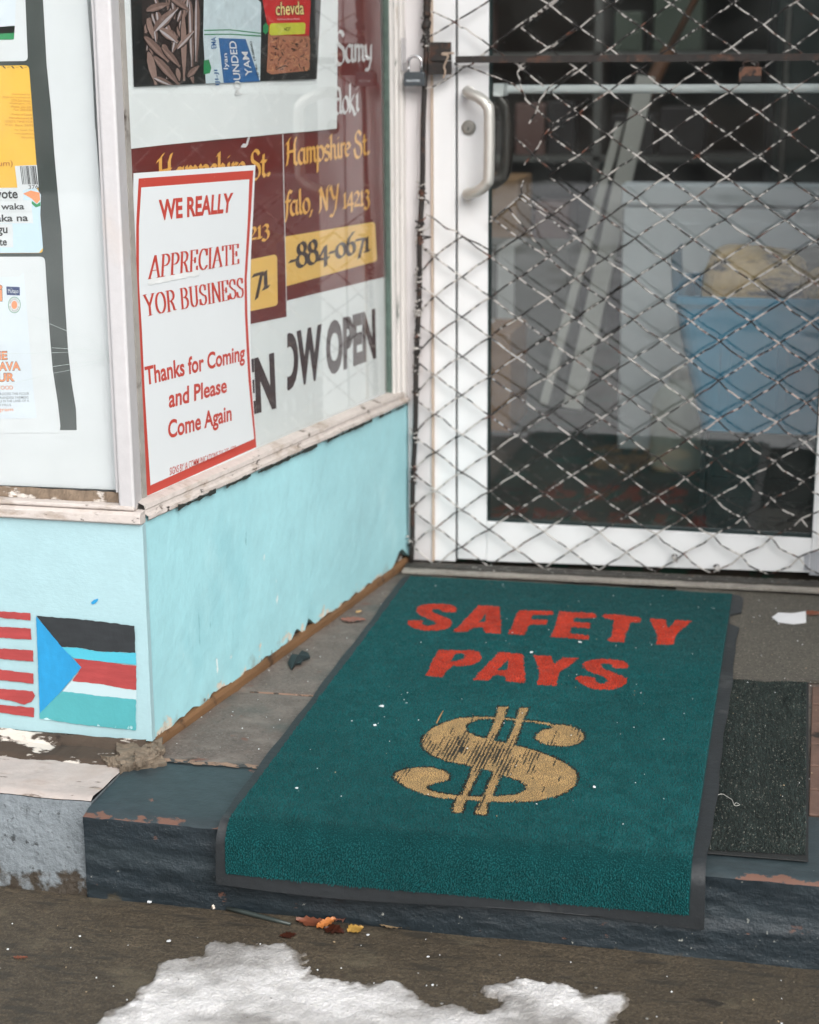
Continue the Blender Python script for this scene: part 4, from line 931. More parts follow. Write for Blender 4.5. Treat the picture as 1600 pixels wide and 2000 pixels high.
patch(f1, 3, rcard([(-420, 136, 0), (56.5, 127, 1), (84.5, 494, 1), (-420, 497, 0)]), pg, .0008)      # yellow card, blue below
patch(f1, 4, [(-420, 372), (70, 366), (80, 380), (78.7, 420), (84, 484), (76, 493.5), (-420, 496.5)], pg, .0012)
patch(f1, 5, [(45, 378), (60, 372), (77, 376), (78.5, 390), (72, 398), (62, 388)], pg, .0014); patch(f1, 8, [(62, 392), (72, 399), (78.8, 394), (79, 402), (70, 405), (62, 398)], pg, .0014)
for i in range(6): patch(f1, 6, [(4+i*8.5, 128.5+(i % 2)*3), (9+i*8.5, 133.5-(i % 2)*3), (12+i*8.5, 133.5-(i % 2)*3), (7+i*8.5, 128.5+(i % 2)*3)], pg, .0014)
for i, (s_, xl, y) in enumerate((('Distributed by', 24, 186), ('JKUB LLC International', 5, 192), ('2774 2nd Street', 22, 198), ('Washington, DC', 18, 204), ('Phone: 202-526', 22, 210), ('Fax: 202-526', 27, 216), ('Product of Canada', 23, 225), ('Manufactured &', 18, 232), ("GOD'S TIME FOR", 9, 239), ('P.O. Box 3695', 11, 246), ('For Quick Tips', 29, 256), ('www.jkubfoods', 28, 263), ('Also on Face', 41, 270))):
    xr = 58+i*.8; write(f1, s_, 5 if False else 9, (xl, y), (xr, y+1), (xl, y-4.5), (xr, y-3.5), pg, .0014)
patch(f1, 0, [(29, 324), (72, 322), (75.5, 366), (40, 372), (34, 366)], pg, .0016)
bx = 39.
rs = random.Random(5)
while bx < 70:
    wv = rs.choice([.5, .8, 1.4, 1.9]); patch(f1, 6, [(bx, 324.5-(bx-39)*.03), (bx+wv, 324.5-(bx-39)*.03), (bx+wv+4.5, 360), (bx+4.5, 360)], pg, .0018); bx += wv+rs.choice([.6, .9, 1.5])
write(f1, '376', 6, (56, 369), (75, 368), (55.5, 361.5), (74.5, 360.5), pg, .0018)
for q in ([(-420, 366), (44, 367), (46, 391), (-420, 392)], [(-420, 391.5), (61, 390.5), (63, 414), (-420, 415)], [(-420, 414.5), (63, 413.5), (65, 436), (-420, 438)], [(-420, 437.5), (24, 437), (26, 460), (-420, 462)], [(-420, 461.5), (25, 460), (26, 483), (-420, 485)]): patch(f1, 0, q, pg, .0015)
for s_, bl, br, tl, tr in (('vote', (-8, 388), (35, 387.5), (-9, 372), (34, 371.5)), ('waka', (2, 409.5), (47.5, 409), (1.5, 397), (47, 396.5)), ('aka na', (-8, 433), (55, 432), (-8.5, 419), (54.5, 418)), ('gu', (-5, 461), (15, 460.5), (-5, 444.5), (14.5, 444)), ('te', (-1, 480), (13.5, 479.5), (-1.5, 467), (13, 466.5))):
    write(f1, s_, 6, bl, br, tl, tr, pg, .0020, bold=.022)
write(f1, 'um)', 7, (-3, 328), (25, 327), (-3.5, 313.5), (24.5, 312.5), pg, .0016)
patch(f1, 0, rcard([(-420, 503, 0), (87.5, 501, 1), (92, 574, 0), (97.6, 659, 0), (103, 722, 0), (112.7, 785, 0), (118, 832, 0), (116, 845, 0), (-420, 850, 0)], 10), pg, .0008)
patch(f1, 2, [(-420, 540), (38, 541), (46, 532), (52, 600), (60, 700), (66, 770), (71.5, 815), (64, 817), (-420, 822)], pg, .0012)
patch(f1, 10, z3([(45, 398), (140, 402), (141, 462), (48, 458)]), pg, .0016); write(f1, 'Mutaso', 0, (16, 572), (36, 572.5), (15.5, 564), (36, 564.5), pg, .0020)
ell = lambda cx, cy, rx, ry, n=24: [(cx+rx*math.cos(6.2832*i/n), cy+ry*math.sin(6.2832*i/n)) for i in range(n)]
patch(f1, 8, ell(28, 595.5, 12.3, 16), pg, .0014); patch(f1, 0, ell(28, 595.5, 11.3, 14.8), pg, .0016); patch(f1, 11, ell(28, 595.5, 5.8, 8), pg, .0018)
for i, ch in enumerate('PROUDLY'):
    a = math.radians(200+i*23); c_ = (28+8.6*math.cos(a), 595.5+11.6*math.sin(a)); write(f1, ch, 6, (c_[0]-1.2, c_[1]+1.6), (c_[0]+1.2, c_[1]+1.6), (c_[0]-1.2, c_[1]-1.6), (c_[0]+1.2, c_[1]-1.6), pg, .0018)
for i, ch in enumerate('RWANDAN'):
    a = math.radians(160-i*23); c_ = (28+8.6*math.cos(a), 595.5+11.6*math.sin(a)); write(f1, ch, 6, (c_[0]-1.2, c_[1]+1.6), (c_[0]+1.2, c_[1]+1.6), (c_[0]-1.2, c_[1]-1.6), (c_[0]+1.2, c_[1]-1.6), pg, .0018)
for s_, bl, br, tl, tr in (('i', (-2, 588), (4.5, 588), (-2.5, 557), (4, 557)), ('IE', (-2, 702.5), (14, 702), (-2.5, 686.5), (13.5, 686)), ('AVA', (-2, 724), (40, 723), (-2.5, 707.5), (39, 706.5)), ('UR', (-4, 745.5), (28.5, 744.5), (-4.5, 729.5), (28, 728.5))):
    e = lambda p, k: (p[0]+k[0], p[1]+k[1])
    write(f1, s_, 6, e(bl, (-.8, .8)), e(br, (.8, .8)), e(tl, (-.8, -.8)), e(tr, (.8, -.8)), pg, .0016, bold=.05); write(f1, s_, 11, bl, br, tl, tr, pg, .0020, bold=.03)
for s_, bl, br, tl, tr, mi in (('FOOD', (-3, 761), (25.5, 760.5), (-3, 753.5), (25, 753), 11), ('PROCESS THIS FLOUR', (-3, 772), (57, 771), (-3, 767), (56.5, 766), 12), ('RWANDESE FARMERS', (-6, 779.5), (56, 778.5), (-6, 774.5), (55.5, 773.5), 12), ('HILLS IN THE LAND OF A', (-10, 786), (57, 785), (-10, 781.5), (56.5, 780), 12), ('1000 HILLS.', (-12, 793), (23, 793), (-12, 788.5), (22.5, 788.5), 12), ('1kilogram', (-30, 806), (26, 805), (-30, 797), (25.5, 796), 11)):
    write(f1, s_, mi, bl, br, tl, tr, pg, .0018, bold=.004)
o = obj('food_poster', f1, [paper, strip_ink, bag_ink, yellow_ink, blue_ink, orange_ink, black_ink, brown_ink, green_ink, M('faint_brown_print', lin(204, 140, 60), .5), navy_ink, orange_ink, M('grey_print', lin(140, 146, 150), .5)])
tag(o, 'large white food poster with black stripe and yellow packet in the front window', 'poster')
# cracks in the front pane, starting at the corner post
ck_ = MB()
cm = M('glass_crack_edge', lin(196, 206, 204), .15)
for L in ([(218, 690), (170, 660), (120, 642), (97, 632), (60, 615), (20, 560)], [(218, 690), (180, 684), (133, 681), (100, 679)], [(217, 692), (160, 688), (132, 688), (60, 690), (-40, 691)], [(217, 697), (180, 706), (136, 711), (103, 716)], [(217, 699), (150, 720), (104, 729), (40, 745), (-40, 760)]):
    for (xa, ya), (xb, yb) in zip(L, L[1:]):
        for i in range(4):
            a = (xa+(xb-xa)*i/4, ya+(yb-ya)*i/4); b = (xa+(xb-xa)*(i+1)/4, ya+(yb-ya)*(i+1)/4); w0 = .16+.24*random.random()
            ck_.add([front(a[0], a[1]-w0, .0202), front(a[0], a[1]+w0, .0202), front(b[0], b[1]+w0, .0202), front(b[0], b[1]-w0, .0202)], [(0, 1, 2, 3)])
for i in range(26):
    a = (215-random.random()**2*22, 694+random.gauss(0, 5)); b = (a[0]+random.uniform(-6, 1), a[1]+random.uniform(-3, 3))
    ck_.add([front(a[0], a[1], .0201), front(a[0]+.8, a[1]+.9, .0201), front(b[0], b[1], .0201)], [(0, 1, 2)])
obj('glass_crack', ck_, cm, shop)

# ================================================================== the green doormat
MX, MY, MROT, MW = .1915, 1.0735, .0168, .7555
m_ex = np.array([math.cos(MROT), math.sin(MROT), 0]); m_ey = np.array([math.sin(MROT), -math.cos(MROT), 0])
FOLD = 1.312; RC = .036                       # where it bends over the step edge, and how softly
ZM = .0100
def mat_pt(x, t, h=0.):
    """x across, t along from the door; flat, then over the step edge and hanging"""
    x = np.asarray(x, float); t = np.asarray(t, float)
    a = np.clip((t-FOLD)/RC, 0, math.radians(89)); over = np.clip(t-FOLD-RC*math.radians(89), 0, None)
    ca, sa = np.cos(a), np.sin(a)
    x = x*(1-.0125*t) if h is not None and np.any(h > .001) else x
    y = np.minimum(t, FOLD)+RC*sa+over*math.cos(math.radians(89)); z = -RC*(1-ca)-over*math.sin(math.radians(89))
    ripple = .0035*np.sin(x*7+.5)*np.clip((t-1.0)/.4, 0, 1)+.0016*np.sin(t*9+x*4)
    ly, lz = y+h*sa+ripple*sa, ZM+z+h*ca+ripple*ca*.6
    P = np.array([MX, MY, 0])+m_ex*x[..., None]+m_ey*ly[..., None]; P = P+UP*lz[..., None]
    return P
def to_mat(px):
    o = []
    for u, v in px:
        p = flat(u, v, ZM+.004)-np.array([MX, MY, 0]); o.append((p@m_ex/(1-.0125*(p@m_ey)), p@m_ey))
    return np.array(o)
r1 = lambda L: to_mat([(780+x/5.3333, 1160+y/5.3333) for x, y in L])
r2 = lambda L: to_mat([(1060+x/5.3333, 1160+y/5.3333) for x, y in L])
r3 = lambda L: to_mat([(750+x/4, 1370+y/4) for x, y in L])
RED = [
 r1([(600, 150), (600, 175), (580, 187), (455, 187), (440, 165), (400, 155), (350, 160), (345, 180), (380, 200), (450, 225), (520, 255), (548, 280), (545, 310), (515, 345), (460, 365), (380, 375), (280, 375), (180, 360), (110, 330), (85, 295), (95, 272), (240, 270), (250, 285), (240, 305), (260, 318), (310, 322), (365, 318), (382, 300), (360, 275), (290, 248), (215, 215), (180, 185), (180, 155), (205, 125), (260, 108), (350, 103), (460, 105), (550, 115), (590, 130)]),
 r1([(830, 117), (1045, 130), (1060, 300), (1058, 405), (905, 395), (882, 372), (880, 345), (840, 338), (770, 345), (740, 360), (720, 385), (560, 385), (650, 300)]),
 r1([(1245, 165), (1605, 175), (1605, 200), (1595, 212), (1400, 215), (1385, 235), (1385, 258), (1550, 265), (1535, 310), (1365, 310), (1345, 330), (1305, 418), (1140, 408), (1190, 290)]),
 r2([(180, 175), (540, 195), (560, 215), (552, 245), (350, 240), (325, 258), (320, 282), (505, 298), (490, 350), (310, 340), (290, 355), (285, 400), (490, 425), (480, 470), (85, 437), (130, 340)]),
 r2([(650, 203), (800, 207), (1015, 240), (1030, 260), (1015, 290), (915, 285), (890, 370), (865, 410), (850, 500), (670, 483), (715, 440), (745, 265), (640, 245), (635, 225)]),
 r2([(1115, 250), (1285, 258), (1290, 310), (1315, 355), (1345, 320), (1385, 262), (1560, 272), (1440, 370), (1390, 420), (1362, 525), (1178, 522), (1205, 430)]),
 r1([(410, 575), (770, 580), (840, 605), (862, 650), (845, 690), (790, 725), (700, 745), (560, 745), (500, 790), (455, 865), (275, 850), (330, 730)]),
 r1([(1045, 597), (1290, 620), (1300, 760), (1310, 930), (1120, 912), (1110, 860), (1040, 840), (975, 850), (935, 900), (765, 893), (850, 800)]),
 r2([(-103, 628), (95, 640), (105, 690), (125, 722), (160, 695), (210, 655), (380, 662), (280, 745), (175, 815), (140, 955), (-55, 945), (-30, 800)]),
 r2([(895, 745), (880, 775), (740, 770), (720, 755), (725, 735), (680, 722), (620, 725), (605, 745), (640, 775), (740, 820), (840, 860), (878, 890), (872, 930), (820, 970), (730, 995), (600, 1000), (480, 975), (390, 925), (345, 885), (360, 862), (390, 855), (530, 868), (550, 880), (560, 915), (600, 935), (660, 935), (685, 910), (660, 880), (590, 845), (490, 810), (440, 775), (420, 740), (440, 710), (500, 685), (590, 675), (720, 683), (830, 693), (875, 715)])]
HOLES = [r1([(905, 195), (895, 285), (828, 290)]), r1([(580, 620), (640, 612), (685, 625), (680, 660), (640, 685), (540, 698)]), r1([(1140, 665), (1130, 790), (1025, 790)])]
GOLD = [
 r3([(1310, 185), (1200, 165), (1090, 150), (950, 140), (800, 135), (730, 142), (660, 165), (635, 190), (650, 230), (720, 265), (800, 280), (900, 305), (1020, 330), (1150, 365), (1290, 410), (1420, 475), (1495, 530), (1515, 590), (1490, 650), (1430, 695), (1330, 740), (1180, 770), (1000, 778), (800, 775), (600, 760), (440, 750), (300, 715), (180, 665), (90, 610), (72, 580), (100, 545), (180, 515), (280, 505), (390, 508), (480, 535), (515, 570), (500, 605), (440, 625), (370, 640), (330, 660), (345, 680), (420, 705), (560, 725), (750, 735), (900, 730), (1040, 715), (1110, 685), (1110, 650), (1060, 610), (960, 580), (860, 540), (760, 515), (640, 488), (500, 460), (390, 420), (315, 365), (295, 320), (310, 270), (370, 210), (470, 160), (590, 125), (720, 115), (900, 120), (1100, 140), (1240, 155), (1310, 168)]),
 r3([(1310, 180), (1400, 175), (1500, 195), (1560, 240), (1565, 280), (1520, 320), (1430, 342), (1320, 340), (1230, 318), (1185, 285), (1190, 250), (1240, 215), (1310, 205)]),
 r3([(895, 38), (968, 38), (935, 130), (880, 260), (850, 330), (770, 330), (830, 230), (875, 120)]), r3([(1060, 48), (1130, 48), (1085, 140), (1050, 250), (1020, 330), (950, 330), (1000, 230), (1035, 130)]),
 r3([(690, 490), (770, 490), (745, 540), (700, 640), (650, 740), (610, 860), (550, 865), (535, 835), (570, 760), (620, 690), (670, 580)]), r3([(860, 530), (930, 540), (895, 620), (850, 720), (810, 800), (800, 880), (715, 875), (720, 840), (760, 770), (820, 640)])]
G_GREEN, G_RED, G_GOLD, G_DARK = [np.array(lin(*c)) for c in ((20, 85, 87), (188, 60, 39), (190, 156, 106), (42, 36, 31))]
BRD = .0168                                   # rubber border
TEND = 1.431
def pile_colour(Q):
    """the woven design, thread by thread: plan coordinates on the mat -> colour"""
    n = len(Q); Q3 = np.concatenate([Q, np.zeros((n, 1))], 1)
    col = np.broadcast_to(G_GREEN, (n, 3)).copy()
    wear = fbm(Q3, 3.2, 4); fine = fbm(Q3, 38, 3)
    col *= (1+wear*.5+fine*.3)[:, None]
    # trodden, greyed part towards the door
    gr = np.clip((.50-Q[:, 1])*1.3+wear*1.1, 0, .42)[:, None]; col = col*(1-gr)+np.array(lin(40, 70, 71))*gr
    Qj = Q+rng.normal(0, .0008, Q.shape)
    red = np.zeros(n, bool)
    for p in RED: red |= inpoly(Qj, p)
    for p in HOLES: red &= ~inpoly(Qj, p)
    gold = np.zeros(n, bool); gd = np.full(n, 1e9)
    for p in GOLD:
        near = (Q[:, 0] > p[:, 0].min()-.02) & (Q[:, 0] < p[:, 0].max()+.02) & (Q[:, 1] > p[:, 1].min()-.02) & (Q[:, 1] < p[:, 1].max()+.02)
        gold[near] |= inpoly(Qj[near], p); gd[near] = np.minimum(gd[near], segdist(Q[near], p))
    col[red] = G_RED*(1+fine[red]*.5+wear[red]*.35)[:, None]
    d = (~gold) & (gd < .0042) & (rng.random(n) < .75); col[d] = G_DARK
    # ribs rubbed bare where feet fall
    rib = np.sin((Q[:, 0]*1.0+Q[:, 1]*.02)/.0062*6.2832)
    wornc = np.exp(-(((Q[:, 0]-.27)/.16)**2+((Q[:, 1]-(to_mat([(940, 1470)])[0][1]))/.10)**2))
    bald = (rib*.5+fbm(Q3, 60, 3, (1, .25, 1))*2.6+wornc*.95 > .92)
    col[gold] = G_GOLD*(1+fine[gold]*.45)[:, None]
    col[gold & bald] = G_DARK*1.2
    return np.clip(col, .002, .9), red, gold
mat_root = thing('green_doormat', 'worn green doormat with red lettering and a gold dollar sign, draped over the step', 'doormat', mat_pt(np.array(MW/2), np.array(.65)))
# rubber backing with its border
bm_ = MB(); nx_, nt_ = 40, 150
tt = np.concatenate([np.linspace(0, 1.2, 60), np.linspace(1.21, TEND, nt_-60)])
uu = np.linspace(0, MW, nx_)
def edge_x(u, t):                             # bitten right edge, slightly wavy sides
    e = .0025*np.sin(t*13)+.0015*np.sin(t*37); k = u/MW
    bite = np.where((t > .135) & (t < .212), .022, 0)+np.where(t <= .012, .012, 0)
    u = u*(1-.0125*t)
    return u+e*(k-.5)*1.2-bite*np.clip((k-.95)/.05, 0, 1)
U_, T_ = np.meshgrid(uu, tt)
botz = lambda u: TEND+.004*np.sin(u*9)
Pb = mat_pt(edge_x(U_, T_), np.where(T_ >= TEND-1e-6, botz(U_), T_), -.0035); Pt = mat_pt(edge_x(U_, T_), np.where(T_ >= TEND-1e-6, botz(U_), T_), 0.)
bm_.grid(Pt); bm_.grid(Pb[::-1])
for a, b in ((Pt[0], Pb[0]), (Pb[-1], Pt[-1])): bm_.grid(np.stack([a, b]))
for j in (0, -1): bm_.grid(np.stack([Pt[:, j], Pb[:, j]]))
rubber = M('grey_black_rubber', lin(35, 39, 42), .55, var=((6, .25), (50, .2)), layers=[(lin(80, 82, 82), 10, .60, .78, 8), (lin(150, 146, 140), 120, .76, .79, 3)], bumps=[(60, .4, None, .003), (900, .25)])
obj('rubber_backing', bm_, rubber, mat_root, smooth=True)
# carpet base
cx0, cx1, ct0, ct1 = BRD, MW-.0225, .004, TEND-.020
gu, gt = np.meshgrid(np.linspace(cx0, cx1, 300), np.concatenate([np.linspace(ct0, 1.2, 430), np.linspace(1.2025, ct1, 100)]))
gb = mat_pt(gu, gt, .0022)
c_, rd_, gd_ = pile_colour(np.stack([gu.ravel(), gt.ravel()], -1))
cb_ = MB(); cb_.grid(gb)
pile_m = M('carpet_pile', (0, 0, 0), .95, spec=.12, attr='paint')
for nd in pile_m.node_tree.nodes:
    if nd.type == 'BSDF_PRINCIPLED': nd.inputs['Sheen Weight'].default_value = .12; nd.inputs['Sheen Roughness'].default_value = .5; nd.inputs['Sheen Tint'].default_value = (.5, .8, .8, 1)
obj('carpet', cb_, pile_m, mat_root, smooth=True, col=c_*.42)  # pile colour darkened, painting in the shade between the tufts
# the pile itself: leaning tufts
def tufts(name, x0, x1, t0, t1, sp_, hgt, wid, parent, colour, place, seed, lean=(0, .5), xs=1.):
    r = np.random.default_rng(seed)
    nx, ny = int((x1-x0)/sp_*xs), int((t1-t0)/(sp_*.92)); sx_ = sp_/xs; wid_x = wid/xs
    X, T = np.meshgrid(np.arange(nx)*sx_+x0+sx_/2, np.arange(ny)*sp_*.92+t0+sp_/2); X = X.ravel()+r.normal(0, sx_*.25, X.size); T = T.ravel()+r.normal(0, sp_*.25, T.size)
    k = (X > x0) & (X < x1) & (T > t0) & (T < t1); X, T = X[k], T[k]; n = len(X)
    Q = np.stack([X, T], -1); Q3 = np.concatenate([Q, np.zeros((n, 1))], 1)
    col, low = colour(Q)
    clump = fbm(Q3, 95, 2)*1.6; dirn = fbm(Q3+4, 45, 2)*5+fbm(Q3+9, 3, 2)*4
    h = hgt*(1+clump*.8+r.normal(0, .12, n))*np.where(low, .42, 1.)
    h *= np.clip(.66+.20*T/1.3, .5, 1.1) if place is mat_pt else 1
    lx = (np.sin(dirn)*.5+r.normal(0, .3, n))*h*.9; lt = (lean[1]+np.cos(dirn)*.4+r.normal(0, .3, n))*h
    base = place(X, T, .0018); a0 = r.random(n)*6.28
    vs = []
    for j in range(3):
        a = a0+j*2.094; vs.append(place(X+np.cos(a)*wid_x, T+np.sin(a)*wid, .0016))
    ctr = place(X+lx/xs*.3, T+lt*.3, .002+h*.72)
    for j in range(3):
        a = a0+j*2.094+.5; vs.append(place(X+lx/xs*.7+np.cos(a)*wid_x*.75, T+lt*.7+np.sin(a)*wid*.75, .0018+h*.80))
    vs.append(place(X+lx/xs, T+lt, .0018+h))
    V = np.stack(vs, 1).reshape(-1, 3); b = np.arange(n)[:, None]*7
    quads = np.concatenate([b+np.array([[j, (j+1) % 3, 3+(j+1) % 3, 3+j]]) for j in range(3)]); tris = np.concatenate([b+np.array([[3+j, 3+(j+1) % 3, 6]]) for j in range(3)])
    me = bpy.data.meshes.new(name); o0 = np.array(origin_of(parent)); Vl = V-o0
    loc = np.zeros(3)
    nq, ntr = len(quads), len(tris)
    me.vertices.add(len(V)); me.vertices.foreach_set('co', Vl.astype(np.float32).ravel())
    me.loops.add(nq*4+ntr*3); me.loops.foreach_set('vertex_index', np.concatenate([quads.ravel(), tris.ravel()]).astype(np.int32))
    me.polygons.add(nq+ntr); me.polygons.foreach_set('loop_start', np.concatenate([np.arange(nq)*4, nq*4+np.arange(ntr)*3]).astype(np.int32))
    me.update(calc_edges=True); me.validate()
    me.polygons.foreach_set('use_smooth', [True]*len(me.polygons))
    a = me.color_attributes.new('paint', 'FLOAT_COLOR', 'POINT'); cc = np.ones((len(V), 4), np.float32)
    cc[:, :3] = np.repeat(col*(1+r.normal(0, .10, (n, 1))), 7, 0).clip(.001, 1); a.data.foreach_set('color', cc.ravel())
    me.materials.append(pile_m); o = bpy.data.objects.new(name, me); C.objects.link(o); o.parent = parent; return o
def green_col(Q):
    c, red, gold = pile_colour(Q); return c, (gold & (c[:, 0] > .02) & False) | gold
tufts('carpet_pile', cx0, cx1, ct0, ct1, .0028, .0036, .00115, mat_root, green_col, mat_pt, 5, (0, .16))

# ------------------------------------------------------------------ the dark mat beside it
dk = thing('dark_doormat', 'small charcoal doormat lying flat right of the green mat', 'doormat', (1.0, .18, .004))
dq = [(.952, .562), (1.0915, .578), (1.099, -.196), (.930, -.200)]
db = MB(); db.prism([(.925, .5600, .0014), (1.0915, .5755, .0014), (1.099, -.196, .0014), (.940, -.2005, .0014)][::-1], UP*.002)
obj('mat_backing', db, M('black_rubber', lin(34, 36, 36), .7, var=((30, .2),)), dk, bevel=.001)
def dplace(x, t, h):
    x = np.asarray(x, float); t = np.asarray(t, float)
    k = t/.765; return np.stack([(.932+.012*k)*(1-x)+(1.0915+.0075*k)*x, .5605-t+x*.015, .0030+h*.8+0*x], -1)
dark_base = np.array(lin(44, 49, 46)); dark_fleck = np.array(lin(112, 112, 104))
def dcol(Q):
    Q3 = np.concatenate([Q, np.ones((len(Q), 1))], 1); f = rng.random(len(Q)) < .07
    c = dark_base*(1+fbm(Q3, 8, 3)*.9+fbm(Q3, 60, 2)*.7)[:, None]; c[f] = dark_fleck*(.4+.6*rng.random((f.sum(), 1))); return c, np.zeros(len(Q), bool)
tufts('mat_pile', .01, .985, .004, .755, .0028, .0024, .0014, dk, dcol, dplace, 8, (0, .1), xs=.16)
th_ = MB(); q = [(1400, 1560), (1402, 1553), (1412, 1551), (1420, 1556), (1430, 1562), (1433, 1570), (1437, 1574), (1445, 1572), (1438, 1568), (1434, 1573)]
th_.tube(crom([flat(u, v, .0075) for u, v in q], 4), .0006, 5); o = obj('lint_thread', th_, M('pale_thread', lin(170, 170, 164), .9), smooth=True); tag(o, 'thin pale thread lying on the charcoal doormat', 'thread')

# ================================================================== what can be seen inside
fl_ = MB(); fl_.box((-.8, D+.05, -.02), (2.5, 5.4, .028)); structure(obj('shop_floor', fl_, M('red_green_carpet', lin(58, 52, 44), .95, var=((7, .35),), layers=[(lin(60, 45, 41), 8, .54, .64, 5), (lin(34, 62, 50), 10, .56, .62, 5), (lin(100, 88, 64), 15, .64, .7, 4)])))
Yc = 2.3278; cab = thing('white_cabinet', 'upright white cabinet behind the door glass, beyond the blue tub', 'cabinet', (.9, Yc, .03))
cab_m = M('white_enamel', lin(232, 238, 240), .4, var=((4, .04),))
m = MB(); m.box((.5300, Yc, .05), (1.65, Yc+.10, .742)); obj('cabinet_body', m, cab_m, cab, bevel=.006)
m = MB(); m.box((.5240, Yc-.006, .748), (1.656, Yc+.106, .806)); obj('top_rail', m, cab_m, cab, bevel=.006)
m = MB(); m.box((.64, Yc-.003, .11), (1.20, Yc-.0005, .70)); obj('door_panel', m, cab_m, cab, bevel=.001)
m = MB(); m.box((.545, Yc+.02, .0285), (1.63, Yc+.09, .05)); obj('plinth_base', m, strip_ink, cab)
jx, jy = .715, 2.20
jug = thing('plastic_jug', 'cloudy plastic jug standing in front of the white cabinet', 'jug', (jx, jy, .03))
m = MB(); pr = [(.0, .030), (.075, .030), (.080, .045), (.080, .20), (.074, .235), (.05, .262), (.030, .278), (.026, .290)]
m.add([(jx+r*math.cos(a)*1., jy+r*math.sin(a)*.8, z) for r, z in pr for a in np.linspace(0, 6.2832, 25)[:-1]], [(i*24+k, i*24+(k+1) % 24, (i+1)*24+(k+1) % 24, (i+1)*24+k) for i in range(len(pr)-1) for k in range(24)])
obj('jug_body', m, M('cloudy_plastic', lin(222, 226, 208), .4, var=((20, .08),)), jug, smooth=True)
m = MB(); m.disc((jx, jy, .289), (0, 0, 1), .029, .026, .026, 20); obj('screw_cap', m, M('cream_cap', lin(210, 206, 190), .5), jug)
m = MB(); m.tube(crom([(jx+.03, jy-.02, .282), (jx+.07, jy-.03, .292), (jx+.10, jy-.03, .26), (jx+.098, jy-.03, .20), (jx+.078, jy-.02, .17)], 6), .011, 8); obj('jug_handle', m, bpy.data.materials['cloudy_plastic'], jug, smooth=True)
# blue tub on a black crate
Yt = 1.56
def tp_(u, v, y=Yt): return front(u, v, y)
xl, xr_ = tp_(1372, 940)[0], tp_(1592, 940)[0]; ztop = tp_(1480, 846)[2]
crt = thing('black_crate', 'black plastic crate under the blue tub inside the door', 'crate', ((xl+xr_)/2+.05, Yt+.18, .029))
m = MB(); x1 = xl+.40; zc_ = ztop; dep = .38; tk = .012
def wall(p0, p1, mi=0):                      # lattice side of a crate
    p0, p1 = np.array(p0, float), np.array(p1, float); d = p1-p0; L = np.linalg.norm(d); d = d/L; n_ = np.array([-d[1], d[0], 0])*tk/2
    def bar(a0, a1, z0, z1):
        q = [p0+d*a0-n_, p0+d*a1-n_, p0+d*a1+n_, p0+d*a0+n_]; m.hexa([(*k[:2], z0) for k in q], [(*k[:2], z1) for k in q])
    for z0, z1 in ((.029, .06), (.096, .108), (.148, .16), (zc_-.034, zc_)): bar(0, L, z0, z1)
    k = 0; nb = max(3, int(L/.042))
    for k in range(nb+1):
        a_ = (L-.010)*k/nb
        for z0, z1 in ((.06, .096), (.108, .148), (.16, zc_-.034)): bar(a_, a_+.010, z0, z1)
wall((xl+.012, Yt, 0), (x1-.012, Yt, 0)); wall((xl+.012, Yt+dep, 0), (x1-.012, Yt+dep, 0)); wall((xl, Yt-.006, 0), (xl, Yt+dep+.006, 0)); wall((x1, Yt-.006, 0), (x1, Yt+dep+.006, 0))
m.box((xl+.007, Yt+.007, .031), (x1-.007, Yt+dep-.007, .037))
m.box((xl+.010, Yt+.012, .06), (x1-.010, Yt+.016, zc_-.03))
obj('crate_body', m, M('black_plastic', lin(26, 32, 32), .5, var=((20, .1),)), crt)
zb0, zrim = zc_+.001, tp_(1450, 578)[2]
bl, bt = tp_(1366, 840)[0], tp_(1322, 580)[0]
tub = thing('blue_tub', 'translucent blue plastic tub full of brown paper bags', 'tub', (bl+.2, Yt+.19, zb0))
blue_m = M('blue_plastic', lin(14, 122, 156), .38, var=((5, .07),)); 
def rr_(x0, x1_, y0, y1, r, z, n=5):
    o = []
    for cx_, cy_, a0 in ((x1_-r, y0+r, -90), (x1_-r, y1-r, 0), (x0+r, y1-r, 90), (x0+r, y0+r, 180)):
        for t in range(n+1): a = math.radians(a0+90*t/n); o.append((cx_+r*math.cos(a), cy_+r*math.sin(a), z))
    return o
m = MB(); rings = []
for z, e in ((zb0, 0), (zb0+.008, .004), (zrim-.10, .80), (zrim-.085, .84), (zrim-.03, 1.), (zrim-.004, 1.04)):
    k = e*(bl-bt); rings.append(rr_(bl-k, bl+.38+k, Yt-.006-k*.8, Yt+.36+k*.8, .04, z))
for z, e in ((zrim-.01, .96), (zb0+.02, .02)):
    k = e*(bl-bt)-.004; rings.append(rr_(bl-k, bl+.38+k, Yt-.006-k*.8, Yt+.36+k*.8, .04, z))
n_ = len(rings[0]); m.add([p for r in rings for p in r], [(i*n_+k, i*n_+(k+1) % n_, (i+1)*n_+(k+1) % n_, (i+1)*n_+k) for i in range(len(rings)-1) for k in range(n_)]+[tuple(range((len(rings)-1)*n_, len(rings)*n_)), tuple(range(n_-1, -1, -1))])
for fx in (.15, .5, .85):                    # ribs on the front wall
    xx = bl+.38*fx; m.hexa([(xx-.012, Yt-.010, zb0+.02), (xx+.012, Yt-.010, zb0+.02), (xx+.012, Yt, zb0+.02), (xx-.012, Yt, zb0+.02)], [(xx-.012, Yt-.012-(bl-bt)*.62, zrim-.11), (xx+.012, Yt-.012-(bl-bt)*.62, zrim-.11), (xx+.012, Yt-.02, zrim-.11), (xx-.012, Yt-.02, zrim-.11)])
obj('tub_body', m, blue_m, tub, smooth=False, bevel=.002)
